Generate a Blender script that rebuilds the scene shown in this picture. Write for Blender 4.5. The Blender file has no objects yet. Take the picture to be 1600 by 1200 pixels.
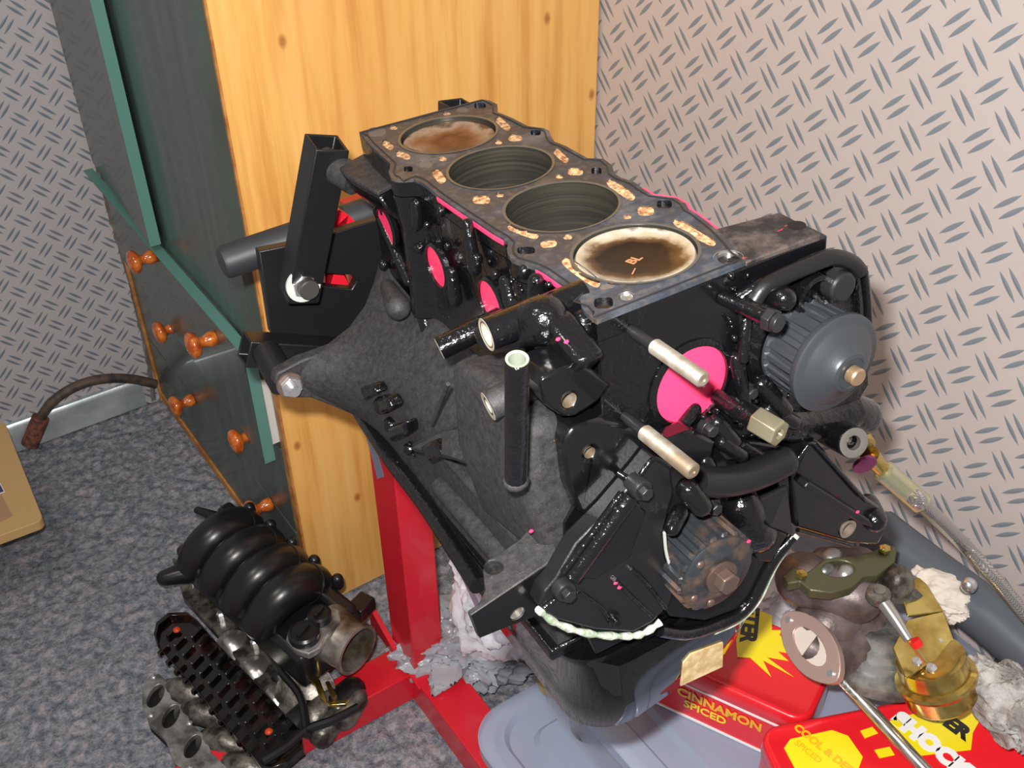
import bpy, bmesh, math, random
from mathutils import Vector, Matrix, Euler, noise
from mathutils.geometry import delaunay_2d_cdt
rnd = random.Random(7)
S = bpy.context.scene
COL = S.collection
PI = math.pi
# ---------------------------------------------------------------- camera, light, exposure
F_PX = 1706.27
PITCH, ROLL, YAW = 0.64842, -0.01714, -0.58737
CAM = Vector((-0.4201, -0.6027, 0.3723))
BLOCK_EUL = (-0.0894, -0.0504, -0.0856)
def cam_axes():
    sy, cy = math.sin(YAW), math.cos(YAW); cp, sp = math.cos(PITCH), math.sin(PITCH); cr, sr = math.cos(ROLL), math.sin(ROLL)
    def toW(v): return Vector((cy*v[0]-sy*v[1], sy*v[0]+cy*v[1], v[2]))     # plan frame (right, forward, up) to world
    def mix(a, b, s, t): return tuple(a[i]*s+b[i]*t for i in range(3))
    right, fwd, up = (1, 0, 0), (0, cp, -sp), (0, sp, cp)
    return toW(mix(right, up, cr, sr)), toW(mix(up, right, cr, -sr)), toW(fwd)
RT, UP, FW = cam_axes()
cd = bpy.data.cameras.new('camera'); cam = bpy.data.objects.new('camera', cd); COL.objects.link(cam)
cd.sensor_width = 36; cd.lens = F_PX*36/1600; cd.clip_start = 0.02; cd.clip_end = 30
m = Matrix((RT, UP, -FW)).transposed().to_4x4(); m.translation = CAM; cam.matrix_world = m
S.camera = cam
w = bpy.data.worlds.new('world'); S.world = w; w.use_nodes = True
w.node_tree.nodes['Background'].inputs[0].default_value = (1.0, 0.97, 0.94, 1); w.node_tree.nodes['Background'].inputs[1].default_value = 0.27
fl = bpy.data.lights.new('camera_flash', 'AREA'); fl.shape = 'RECTANGLE'; fl.size = 0.03; fl.size_y = 0.018; fl.energy = 19; fl.color = (1.0, 0.97, 0.95)
fo = bpy.data.objects.new('camera_flash', fl); COL.objects.link(fo)
fm = m.copy(); fm.translation = CAM + UP*0.045 - RT*0.03 - FW*0.0; fo.matrix_world = fm
ov = bpy.data.lights.new('ceiling_lamp', 'AREA'); ov.shape = 'DISK'; ov.size = 0.3; ov.energy = 7; ov.color = (1, .93, .86)
oo = bpy.data.objects.new('ceiling_lamp', ov); COL.objects.link(oo); oo.location = (-0.9, 0.2, 1.35); oo.rotation_euler = (0, -0.5, 0)
S.view_settings.view_transform = 'Standard'; S.view_settings.look = 'None'; S.view_settings.gamma = 1; S.view_settings.use_curve_mapping = False
S.view_settings.exposure = 0.0

# ---------------------------------------------------------------- frames and helpers
I4 = Matrix.Identity(4)
BF = Euler(BLOCK_EUL, 'XYZ').to_matrix().to_4x4()          # the block's own axes: deck top centre, x right, y to the gearbox, z up
def hit(px, py, frame=I4, **k):
    """point of a real plane (x=, y= or z= in the given frame) that the photograph shows at this pixel"""
    d = RT*((px-800)/F_PX) - UP*((py-600)/F_PX) + FW
    inv = frame.inverted(); c = inv @ CAM; d = inv.to_3x3() @ d
    a, v = list(k.items())[0]; i = 'xyz'.index(a); t = (v-c[i])/d[i]
    return c + d*t
def U(px, py, **k): return hit(px, py, I4, **k)
def L(px, py, **k): return hit(px, py, BF, **k)
RM = {}
def V(*a): return Vector(a)
class M:
    def __init__(s): s.v = []; s.f = []
    def add(s, vs, fs):
        n = len(s.v); s.v += [Vector(p) for p in vs]; s.f += [tuple(i+n for i in f) for f in fs]; return s
    def prism(s, pts, vec, holes=()):
        pts = [Vector(p) for p in pts]; vec = Vector(vec); n = len(pts)
        if not holes:
            return s.add(pts+[p+vec for p in pts], [tuple(range(n)), tuple(range(2*n-1, n-1, -1))]+[(i, (i+1) % n, n+(i+1) % n, n+i) for i in range(n)])
        nrm = vec.normalized(); ax = (pts[1]-pts[0]).normalized(); ay = nrm.cross(ax).normalized(); ax = ay.cross(nrm); o = pts[0]
        loops = [pts]+[[Vector(p) for p in h] for h in holes]
        co = []; faces = []; k = 0
        for lp in loops:
            co += [Vector(((p-o).dot(ax), (p-o).dot(ay))) for p in lp]; faces.append(list(range(k, k+len(lp)))); k += len(lp)
        # triangulate everything, then drop triangles whose centre is in a hole or outside
        vo, eo, fo_, a_, b_, c_ = delaunay_2d_cdt(co, [], faces, 0, 1e-7)
        def inside(p, lp):
            r = False; j = len(lp)-1
            for i in range(len(lp)):
                a, b = lp[i], lp[j]
                if (a.y > p.y) != (b.y > p.y) and p.x < (b.x-a.x)*(p.y-a.y)/(b.y-a.y)+a.x: r = not r
                j = i
            return r
        L2 = []; k = 0
        for lp in loops: L2.append(co[k:k+len(lp)]); k += len(lp)
        tr = []
        for t in fo_:
            c = sum((vo[i] for i in t), Vector((0, 0)))/len(t)
            if inside(c, L2[0]) and not any(inside(c, h) for h in L2[1:]): tr.append(tuple(t))
        P3 = [o+ax*q.x+ay*q.y for q in vo]; N = len(P3)
        s.add(P3+[p+vec for p in P3], tr+[tuple(reversed([i+N for i in t])) for t in tr])
        for lp in loops:
            q = len(lp); s.add(lp+[p+vec for p in lp], [(i, (i+1) % q, q+(i+1) % q, q+i) for i in range(q)])
        return s
    def box(s, c, size, rz=0, ax=None):
        R = Matrix.Rotation(rz, 3, 'Z') if ax is None else ax
        c = Vector(c); h = [x/2 for x in size]
        vs = [c+R @ Vector((sx*h[0], sy*h[1], sz*h[2])) for sx in (-1, 1) for sy in (-1, 1) for sz in (-1, 1)]
        return s.add(vs, [(0, 1, 3, 2), (4, 6, 7, 5), (0, 4, 5, 1), (2, 3, 7, 6), (0, 2, 6, 4), (1, 5, 7, 3)])
    def lathe(s, p, d, prof, n=32, up=(0, 0, 1), tooth=None, closed=False):
        p = Vector(p); d = Vector(d).normalized(); u = d.orthogonal().normalized() if abs(d.dot(Vector(up))) > .98 else (Vector(up)-d*d.dot(Vector(up))).normalized()
        v = d.cross(u); vs = []; fs = []
        for r, t in prof:
            for i in range(n):
                a = 2*PI*i/n; rr = r*(tooth(i, r, t) if tooth else 1)
                vs.append(p+d*t+(u*math.cos(a)+v*math.sin(a))*rr)
        for k in range(len(prof)-1):
            for i in range(n): fs.append((k*n+i, k*n+(i+1) % n, (k+1)*n+(i+1) % n, (k+1)*n+i))
        if not closed:
            fs.append(tuple(range(n-1, -1, -1))); fs.append(tuple((len(prof)-1)*n+i for i in range(n)))
        return s.add(vs, fs)
    def cyl(s, a, b, r, r2=None, n=24):
        a, b = Vector(a), Vector(b); return s.lathe(a, b-a, [(r, 0), (r if r2 is None else r2, (b-a).length)], n)
    def pipe(s, a, b, r, ri, depth=.02, n=24):
        a, b = Vector(a), Vector(b); l = (b-a).length   # hollow at end b
        return s.lathe(a, b-a, [(r, 0), (r, l-.0006), (r-.0006, l), (ri, l), (ri, l-depth), (ri*.5, l-depth-.001)], n)
    def hexa(s, a, b, r): return s.cyl(a, b, r, n=6)
    def tube(s, path, r, n=12, caps=True):
        P = [Vector(p) for p in path]; vs = []; fs = []; pu = None
        for i, p in enumerate(P):
            t = (P[min(i+1, len(P)-1)]-P[max(i-1, 0)]).normalized()
            u = (t.orthogonal() if pu is None else pu-t*pu.dot(t)).normalized(); pu = u; v = t.cross(u)
            rr = r[i] if isinstance(r, (list, tuple)) else r
            for k in range(n): a = 2*PI*k/n; vs.append(p+(u*math.cos(a)+v*math.sin(a))*rr)
        for i in range(len(P)-1):
            for k in range(n): fs.append((i*n+k, i*n+(k+1) % n, (i+1)*n+(k+1) % n, (i+1)*n+k))
        if caps: fs += [tuple(range(n-1, -1, -1)), tuple((len(P)-1)*n+k for k in range(n))]
        return s.add(vs, fs)
    def capsule(s, a, b, r, r2=None, n=14):
        a, b = Vector(a), Vector(b); r2 = r if r2 is None else r2; d = (b-a).normalized(); P = []; R = []
        for k in range(5): t = PI/2*k/4; P.append(a-d*r*math.cos(t)); R.append(max(r*math.sin(t), 1e-4))
        for k in range(5): t = PI/2*k/4; P.append(b+d*r2*math.sin(t)); R.append(max(r2*math.cos(t), 1e-4))
        return s.tube(P, R, n)
    def ball(s, c, r, n=12):
        c = Vector(c); r = r if hasattr(r, '__len__') else (r, r, r); vs = []; fs = []; h = n//2
        for j in range(h+1):
            ph = PI*j/h
            for i in range(n): a = 2*PI*i/n; vs.append(c+V(r[0]*math.sin(ph)*math.cos(a), r[1]*math.sin(ph)*math.sin(a), r[2]*math.cos(ph)))
        for j in range(h):
            for i in range(n): fs.append((j*n+i, (j+1)*n+i, (j+1)*n+(i+1) % n, j*n+(i+1) % n))
        return s.add(vs, fs)
    def loft(s, secs, close=True, caps=True):
        n = len(secs[0]); vs = [p for c in secs for p in c]; fs = []
        for k in range(len(secs)-1):
            for i in range(n if close else n-1): fs.append((k*n+i, k*n+(i+1) % n, (k+1)*n+(i+1) % n, (k+1)*n+i))
        if caps: fs += [tuple(range(n-1, -1, -1)), tuple((len(secs)-1)*n+i for i in range(n))]
        return s.add(vs, fs)
    def grid(s, nu, nv, fn):
        vs = [fn(i/nu, j/nv) for i in range(nu+1) for j in range(nv+1)]
        return s.add(vs, [(i*(nv+1)+j, (i+1)*(nv+1)+j, (i+1)*(nv+1)+j+1, i*(nv+1)+j+1) for i in range(nu) for j in range(nv)])
    def text(s, body, mfn, size, depth, bold=0.0, align='LEFT'):
        """mfn: matrix that takes text-plane coordinates (x right, y up, z out) to the working frame"""
        c = bpy.data.curves.new('t', 'FONT'); c.body = body; c.size = size; c.extrude = depth; c.offset = bold; c.align_x = align; c.resolution_u = 3
        o = bpy.data.objects.new('t', c); COL.objects.link(o); bpy.context.view_layer.update()
        me = bpy.data.meshes.new_from_object(o.evaluated_get(bpy.context.evaluated_depsgraph_get()))
        s.add([mfn(v.co) for v in me.vertices], [tuple(p.vertices) for p in me.polygons])
        bpy.data.objects.remove(o); bpy.data.curves.remove(c); bpy.data.meshes.remove(me); return s
def put(mb, name, mat, parent=None, frame=I4, bevel=0, smooth=35, kind=None, label=None, cat=None, group=None, double=False, seg=2, sub=0):
    root = RM[parent] if parent is not None else I4
    T = root.inverted() @ frame
    me = bpy.data.meshes.new(name); me.from_pydata([T @ v for v in mb.v], [], mb.f); me.validate()
    b = bmesh.new(); b.from_mesh(me); bmesh.ops.remove_doubles(b, verts=b.verts, dist=1e-6); bmesh.ops.recalc_face_normals(b, faces=b.faces); b.to_mesh(me); b.free()
    for m_ in (mat if isinstance(mat, (list, tuple)) else [mat]): me.materials.append(m_)
    o = bpy.data.objects.new(name, me); COL.objects.link(o); me.shade_smooth(); me.set_sharp_from_angle(angle=math.radians(smooth))
    if parent is not None: o.parent = parent
    RM[o] = root
    if bevel: md = o.modifiers.new('bevel', 'BEVEL'); md.width = bevel; md.segments = seg; md.limit_method = 'ANGLE'; md.angle_limit = math.radians(30)
    if sub: md = o.modifiers.new('sub', 'SUBSURF'); md.levels = sub; md.render_levels = sub
    if kind: o['kind'] = kind
    if label: o['label'] = label
    if cat: o['category'] = cat
    if group: o['group'] = group
    return o
def thing(name, label, cat, mat4=None, loc=None, group=None):
    o = bpy.data.objects.new(name, None); COL.objects.link(o); o.empty_display_size = .05
    mw = mat4.copy() if mat4 is not None else Matrix.Translation(Vector(loc or (0, 0, 0)))
    o.matrix_world = mw; RM[o] = mw; o['label'] = label; o['category'] = cat
    if group: o['group'] = group
    return o
def circ(c, r, n=24, nrm='z', r2=None, rot=0):
    c = Vector(c); r2 = r if r2 is None else r2; out = []
    for i in range(n):
        a = 2*PI*i/n; x, y = r*math.cos(a), r2*math.sin(a); x, y = x*math.cos(rot)-y*math.sin(rot), x*math.sin(rot)+y*math.cos(rot)
        out.append(c+(V(x, y, 0) if nrm == 'z' else V(x, 0, y) if nrm == 'y' else V(0, x, y)))
    return out
def spline(pts, k=8):
    P = [Vector(p) for p in pts]; out = []
    for i in range(len(P)-1):
        a, b, c, d = P[max(i-1, 0)], P[i], P[i+1], P[min(i+2, len(P)-1)]
        for j in range(k):
            t = j/k; out.append(.5*((2*b)+(c-a)*t+(2*a-5*b+4*c-d)*t*t+(3*b-a-3*c+d)*t**3))
    return out+[P[-1]]

# ---------------------------------------------------------------- materials
def lin(c):
    return tuple(((x/255)/12.92 if x/255 <= .04045 else ((x/255+.055)/1.055)**2.4) for x in c)+(1,)
class N:
    def __init__(s, name):
        s.m = bpy.data.materials.new(name); s.m.use_nodes = True; s.t = s.m.node_tree; s.b = s.t.nodes['Principled BSDF']
    def n(s, k, **kw):
        x = s.t.nodes.new(k)
        for a, v in kw.items(): setattr(x, a, v)
        return x
    def l(s, a, b): s.t.links.new(a, b)
    def val(s, x, sock):
        if hasattr(x, 'links') or hasattr(x, 'is_output'): s.l(x, sock)
        else: sock.default_value = x
    def math(s, op, a, b=0.0, c=None, clamp=False):
        x = s.n('ShaderNodeMath', operation=op, use_clamp=clamp); s.val(a, x.inputs[0]); s.val(b, x.inputs[1])
        if c is not None: s.val(c, x.inputs[2])
        return x.outputs[0]
    def coord(s, kind='Object'): return s.n('ShaderNodeTexCoord').outputs[kind]
    def noise(s, scale, detail=3, vec=None, rough=.5):
        x = s.n('ShaderNodeTexNoise'); x.inputs['Scale'].default_value = scale; x.inputs['Detail'].default_value = detail; x.inputs['Roughness'].default_value = rough
        s.l(vec if vec is not None else s.coord(), x.inputs['Vector']); return x.outputs['Fac']
    def ramp(s, fac, stops):
        x = s.n('ShaderNodeValToRGB'); e = x.color_ramp.elements
        while len(e) < len(stops): e.new(.5)
        for i, (p, c) in enumerate(stops): e[i].position = p; e[i].color = c if len(c) == 4 else tuple(c)+(1,)
        s.l(fac, x.inputs[0]); return x.outputs[0]
    def mix(s, f, a, b):
        x = s.n('ShaderNodeMix', data_type='RGBA'); s.val(f, x.inputs[0]); s.val(a, x.inputs[6]); s.val(b, x.inputs[7]); return x.outputs[2]
    def bump(s, h, strength, dist=.001):
        x = s.n('ShaderNodeBump'); x.inputs['Strength'].default_value = strength; x.inputs['Distance'].default_value = dist
        s.l(h, x.inputs['Height']); s.l(x.outputs[0], s.b.inputs['Normal']); return x
    def map(s, scale=(1, 1, 1), rot=(0, 0, 0), vec=None):
        x = s.n('ShaderNodeMapping'); x.inputs['Scale'].default_value = scale; x.inputs['Rotation'].default_value = rot; s.l(vec if vec is not None else s.coord(), x.inputs[0]); return x.outputs[0]
def simple(name, col, rough=.5, metal=0, coat=0, bump=None, var=None, spec=.5, trans=0, alpha=1, aniso=0):
    q = N(name); b = q.b; b.inputs['Base Color'].default_value = lin(col); b.inputs['Roughness'].default_value = rough; b.inputs['Metallic'].default_value = metal
    b.inputs['Coat Weight'].default_value = coat; b.inputs['Coat Roughness'].default_value = .06; b.inputs['Specular IOR Level'].default_value = spec; b.inputs['Transmission Weight'].default_value = trans; b.inputs['Alpha'].default_value = alpha
    if bump: q.bump(q.noise(bump[0], 3), bump[1], bump[2] if len(bump) > 2 else .001)
    if var: q.l(q.ramp(q.noise(var[0], 4, rough=.6), [(var[3] if len(var) > 3 else .4, lin(var[1])), (var[4] if len(var) > 4 else .62, lin(var[2]))]), b.inputs['Base Color'])
    return q.m
def glossm():
    q = N('gloss_black_paint'); q.b.inputs['Base Color'].default_value = lin((13, 13, 15)); q.b.inputs['Roughness'].default_value = .17; q.b.inputs['Coat Weight'].default_value = .4; q.b.inputs['Coat Roughness'].default_value = .08
    h = q.math('ADD', q.math('MULTIPLY', q.noise(75, 3, rough=.6), 1.0), q.math('MULTIPLY', q.noise(330, 2), .35)); q.bump(h, .8, .0022); return q.m
gloss = glossm()
smoothb = simple('smooth_black_paint', (13, 13, 15), .2, coat=.5, bump=(300, .25, .0005))
flatb = simple('satin_black_paint', (22, 22, 24), .38, bump=(500, .3, .0005))
def dusty():
    q = N('dusty_black_casting'); n1 = q.noise(160, 5, rough=.75); n2 = q.noise(900, 2)
    c = q.ramp(n1, [(.35, lin((34, 34, 36))), (.68, lin((62, 61, 61)))])
    sp = q.ramp(n2, [(.68, (0, 0, 0, 1)), (.74, (1, 1, 1, 1))]); c = q.mix(sp, c, lin((120, 88, 75)))
    q.l(c, q.b.inputs['Base Color']); q.b.inputs['Roughness'].default_value = .6; q.bump(q.noise(700, 3), .5, .0006); return q.m
dust = dusty()
def deckm():
    q = N('machined_deck_with_gasket_residue'); n1 = q.noise(22, 5, rough=.65); n2 = q.noise(150, 3)
    c = q.ramp(n1, [(.34, lin((92, 86, 80))), (.45, lin((66, 66, 68))), (.56, lin((66, 74, 86))), (.68, lin((104, 108, 114)))])
    c = q.mix(q.ramp(n2, [(.5, (0, 0, 0, 1)), (.75, (.55, .55, .55, 1))]), c, lin((120, 110, 98)))
    q.l(c, q.b.inputs['Base Color']); q.b.inputs['Metallic'].default_value = .35; q.b.inputs['Roughness'].default_value = .42; q.bump(n2, .25, .0004); return q.m
deck_m = deckm()
pink = simple('pink_primer_paint', (255, 62, 110), .3, coat=.4)
pinkd = simple('pink_overspray', (225, 40, 85), .5)
copper = simple('tan_crusted_passage', (200, 155, 112), .6, bump=(600, .8, .001), var=(260, (150, 98, 62), (226, 188, 142), .38, .6))
greyp = simple('blocked_passage', (100, 92, 88), .5, bump=(600, .5))
holem = simple('threaded_hole_dark', (38, 36, 36), .4, metal=.6)
faced = simple('machined_boss_face', (176, 166, 150), .5, metal=.25, bump=(500, .2))
steel = simple('bare_steel', (200, 196, 190), .3, metal=.9)
zinc = simple('zinc_plated', (215, 215, 218), .25, metal=.85)
stud_m = simple('galvanised_thread', (130, 122, 108), .5, metal=.6, var=(60, (122, 106, 86), (150, 144, 134)))
brassy = simple('dull_brass_hex', (170, 165, 135), .35, metal=.8)
bolt_b = simple('black_bolt', (50, 50, 52), .35, metal=.5)
def borem():
    q = N('honed_bore_wall'); s = q.map((1, 1, 60)); n1 = q.noise(8, 4, vec=s)
    q.l(q.ramp(n1, [(.25, lin((70, 71, 68))), (.5, lin((92, 90, 80))), (.75, lin((122, 114, 98)))]), q.b.inputs['Base Color'])
    q.b.inputs['Metallic'].default_value = .75; q.b.inputs['Roughness'].default_value = .3; q.bump(n1, .2, .0003); return q.m
bore_m = borem()
def crown(name, stops, c0=(0, 0, 0), amp=.25):
    q = N(name); x = q.n('ShaderNodeVectorMath', operation='LENGTH')
    y = q.n('ShaderNodeVectorMath', operation='SUBTRACT'); q.l(q.coord(), y.inputs[0]); y.inputs[1].default_value = c0
    z = q.n('ShaderNodeVectorMath', operation='MULTIPLY'); q.l(y.outputs[0], z.inputs[0]); z.inputs[1].default_value = (1, 1, 0); q.l(z.outputs[0], x.inputs[0])
    r = q.math('ADD', q.math('MULTIPLY', x.outputs['Value'], 25.0), q.math('MULTIPLY', q.math('SUBTRACT', q.noise(35, 5, rough=.6), .5), amp*2))
    q.l(q.ramp(r, stops), q.b.inputs['Base Color']); q.b.inputs['Roughness'].default_value = .32; q.b.inputs['Metallic'].default_value = .3; q.bump(q.noise(120, 3), .3, .0006); return q.m
rubber = simple('grey_black_sintered_pulley', (62, 66, 70), .38, metal=.3, bump=(900, .25, .0003))
rusty = simple('oiled_steel_pulley', (82, 76, 72), .38, metal=.55, var=(45, (62, 66, 70), (130, 100, 80), .45, .68))
rustb = simple('rust_tinted_bolt', (110, 92, 84), .4, metal=.6, bump=(300, .3))
red_st = simple('red_stand_enamel', (214, 28, 46), .38, coat=.3, bump=(80, .06))
red_tin = simple('red_printed_tin', (236, 32, 44), .28, coat=.5)
yel = simple('yellow_print', (250, 232, 30), .3, coat=.4)
whitep = simple('white_print', (250, 250, 250), .3, coat=.4)
blackp = simple('black_print', (20, 20, 20), .3, coat=.4)
orangep = simple('gold_orange_print', (250, 190, 30), .3, coat=.4)
gold = simple('yellow_passivated_steel', (215, 185, 95), .2, metal=.95, var=(18, (160, 120, 50), (235, 215, 130), .35, .65))
cast = simple('heat_browned_casting', (112, 98, 96), .42, metal=.45, bump=(250, .4, .0008), var=(30, (88, 76, 72), (128, 114, 114)))
alu = simple('cast_aluminium', (160, 160, 158), .42, metal=.65, bump=(260, .45, .0008), var=(25, (96, 94, 90), (172, 172, 170)))
alud = simple('oily_aluminium', (105, 100, 92), .4, metal=.65, bump=(200, .5, .001), var=(35, (62, 56, 50), (140, 136, 128)))
plast = simple('black_moulded_plastic', (24, 24, 26), .3, bump=(120, .08))
oilblk = simple('oily_black_tray', (14, 10, 9), .15, coat=.5, var=(30, (10, 8, 8), (52, 22, 14), .5, .8))
gasketm = simple('pale_green_gasket_sealant', (178, 190, 170), .55, bump=(400, .7, .001), var=(80, (150, 165, 140), (215, 218, 208)))
def braidm():
    q = N('braided_steel'); q.b.inputs['Base Color'].default_value = lin((222, 220, 218)); q.b.inputs['Metallic'].default_value = .9; q.b.inputs['Roughness'].default_value = .25
    c = q.n('ShaderNodeTexChecker'); c.inputs['Scale'].default_value = 900; c.inputs[1].default_value = lin((235, 233, 230)); c.inputs[2].default_value = lin((140, 136, 132)); q.l(q.map((1, 1, 1), (.6, .3, .2)), c.inputs[0])
    q.l(c.outputs[0], q.b.inputs['Base Color']); q.bump(c.outputs[1], .6, .0008); return q.m
braid = braidm()
def crate_plastic(name, col, alpha):
    q = N(name); q.b.inputs['Base Color'].default_value = lin(col); q.b.inputs['Roughness'].default_value = .22; q.b.inputs['Alpha'].default_value = alpha; q.b.inputs['Coat Weight'].default_value = .3
    q.b.inputs['Subsurface Weight'].default_value = 0; return q.m
clear = crate_plastic('milky_clear_plastic', (214, 220, 234), .36)
clear2 = crate_plastic('milky_lid_plastic', (178, 190, 214), .55)
def pine():
    q = N('varnished_pine'); v = q.map((9, 9, .55)); n = q.noise(4, 6, vec=v, rough=.6); n0 = q.noise(1.1, 2, vec=q.map((7, 7, .25)))
    c = q.ramp(n, [(.3, lin((214, 146, 70))), (.5, lin((243, 186, 102))), (.72, lin((250, 202, 122)))])
    c = q.mix(q.math('MULTIPLY', q.ramp(n0, [(.45, (0, 0, 0, 1)), (.7, (1, 1, 1, 1))]), .35), c, lin((222, 150, 72)))
    vo = q.n('ShaderNodeTexVoronoi'); vo.voronoi_dimensions = '2D'; q.l(q.map((6.0, 6.0, 6.0), (PI/2, 0, 0), vec=q.map((1, 1, .62))), vo.inputs['Vector']); vo.inputs['Scale'].default_value = 1.0
    k = q.ramp(vo.outputs['Distance'], [(.015, (1, 1, 1, 1)), (.042, (0, 0, 0, 1))]); c = q.mix(q.math('MULTIPLY', k, .75), c, lin((165, 88, 38)))
    q.l(c, q.b.inputs['Base Color']); q.b.inputs['Roughness'].default_value = .34; q.b.inputs['Coat Weight'].default_value = .25; q.bump(n, .05, .0005); return q.m
pine_m = pine()
pine_e = simple('pine_edge_strip', (190, 128, 62), .45, var=(30, (165, 105, 50), (205, 145, 78)))
def greenm():
    q = N('dark_green_lacquer'); n = q.noise(5, 3, vec=q.map((1, 6, .6))); q.l(q.ramp(n, [(.35, lin((62, 74, 68))), (.7, lin((78, 90, 84)))]), q.b.inputs['Base Color'])
    q.b.inputs['Roughness'].default_value = .3; q.b.inputs['Coat Weight'].default_value = .15; return q.m
green = greenm()
teal = simple('green_lacquer_edge', (92, 138, 128), .45)
melam = simple('white_melamine', (225, 225, 220), .4)
knobm = simple('orange_stained_knob', (206, 104, 34), .22, coat=.6, var=(70, (170, 72, 20), (222, 124, 48)))
clothw = simple('white_crumpled_plastic', (226, 228, 234), .5, bump=(60, .6, .003))
clothg = simple('grey_fluffy_cloth', (168, 166, 162), .85, bump=(140, 1, .004), var=(40, (135, 132, 128), (190, 188, 184)))
cream = simple('cream_rag', (222, 214, 200), .8, bump=(90, .6, .002))
def wallm(name, a0, b0, s_, ax, bg, mk):
    q = N(name); sep = q.n('ShaderNodeSeparateXYZ'); q.l(q.coord(), sep.inputs[0]); A = sep.outputs[ax]; B = sep.outputs[2]
    u = q.math('DIVIDE', q.math('SUBTRACT', A, a0), s_); v = q.math('DIVIDE', q.math('SUBTRACT', B, b0), s_)
    def cell(du, sg):
        uu = q.math('ADD', u, du); vv = q.math('ADD', v, du)
        fu = q.math('SUBTRACT', uu, q.math('ROUND', uu)); fv = q.math('SUBTRACT', vv, q.math('ROUND', vv))
        p = q.math('MULTIPLY', q.math('ADD', fu, q.math('MULTIPLY', fv, sg)), .7071); r = q.math('MULTIPLY', q.math('SUBTRACT', fu, q.math('MULTIPLY', fv, sg)), .7071)
        r = q.math('SUBTRACT', q.math('ABSOLUTE', r), .115)
        pl = q.math('DIVIDE', p, .375); wd = q.math('MULTIPLY', q.math('SUBTRACT', 1.0, q.math('MULTIPLY', pl, pl)), .060)
        return q.math('SUBTRACT', wd, q.math('ABSOLUTE', r))
    h = q.math('MAXIMUM', cell(0.0, 1.0), cell(.5, -1.0))
    mask = q.math('MULTIPLY', h, 90.0, clamp=True)
    col = q.mix(mask, lin(bg), lin(mk)); n = q.noise(900, 2); col = q.mix(q.math('MULTIPLY', n, .12), col, lin((120, 110, 108)))
    q.l(col, q.b.inputs['Base Color']); q.b.inputs['Roughness'].default_value = .42; q.b.inputs['Metallic'].default_value = .0
    q.bump(q.math('MULTIPLY', h, 14.0, clamp=True), .35, .002); return q.m
def carpetm():
    q = N('grey_blue_carpet'); n1 = q.noise(70, 5, rough=.75); n2 = q.noise(280, 3, rough=.7); n3 = q.noise(6, 2)
    c = q.ramp(n1, [(.36, lin((82, 90, 102))), (.5, lin((138, 142, 150))), (.64, lin((194, 182, 184)))]); c = q.mix(q.math('MULTIPLY', n2, .5), c, lin((146, 150, 156)))
    q.l(c, q.b.inputs['Base Color']); q.b.inputs['Roughness'].default_value = .95; q.b.inputs['Specular IOR Level'].default_value = .1; q.bump(n1, 1, .008); return q.m
carpet = carpetm()
# ---------------------------------------------------------------- the room
FZ = -1.02; WX = .55; WY = 1.326
wall_r = wallm('diamond_plate_wallpaper_right', .387, -.135, .05295, 1, (200, 190, 186), (128, 138, 146))
wall_l = wallm('diamond_plate_wallpaper_far', -.0668, -.3130, .0450, 0, (190, 184, 184), (118, 130, 142))
put(M().box((WX+.03, .0, .1), (.06, 2.9, 2.6)), 'wall_right', wall_r, kind='structure')
put(M().box((-.35, WY+.03, .1), (1.9, .06, 2.6)), 'wall_left', wall_l, kind='structure')
def floor_fn(u, v):
    x, y = -1.3+1.86*u, -1.2+2.52*v
    h = .0
    if x > -.75 and y > .1: h = .007*(noise.noise(V(x*55, y*55, 3))+.5*noise.noise(V(x*130, y*130, 1)))
    return V(x, y, FZ-.006+h)
put(M().grid(330, 420, floor_fn), 'floor', carpet, kind='structure', smooth=80)
# ragged foil strip where the wallpaper ends beside the cupboard, and the skirting
q = M(); pts = [(88, 0), (100, 60), (112, 110), (128, 180), (142, 225), (158, 285), (175, 350), (200, 430), (214, 490), (226, 540), (236, 600), (240, 640)]
def strip(i, j):
    k = i*(len(pts)-1); a = int(min(k, len(pts)-2)); t = k-a; x = pts[a][0]*(1-t)+pts[a+1][0]*t; y = pts[a][1]*(1-t)+pts[a+1][1]*t
    p = U(x, y, y=WY); return V(p.x-.004+.0045*noise.noise(V(0, 3, p.z*60))+j*.010, WY-.003-.006*abs(noise.noise(V(j*3, 1, p.z*90))), p.z)
put(q.grid(120, 2, strip), 'trim_1', simple('crinkled_foil', (190, 186, 180), .3, metal=.8, bump=(300, .8)), kind='structure')
sk = M(); sk.prism([V(-1.3, WY, FZ), V(-1.3, WY-.02, FZ), V(-1.3, WY-.016, FZ+.052), V(-1.3, WY-.010, FZ+.060), V(-1.3, WY, FZ+.060)], (1.24, 0, 0))
put(sk, 'baseboard_left', simple('aluminium_skirting', (196, 204, 206), .28, metal=.55, var=(12, (176, 186, 188), (214, 218, 220))), kind='structure')

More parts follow.
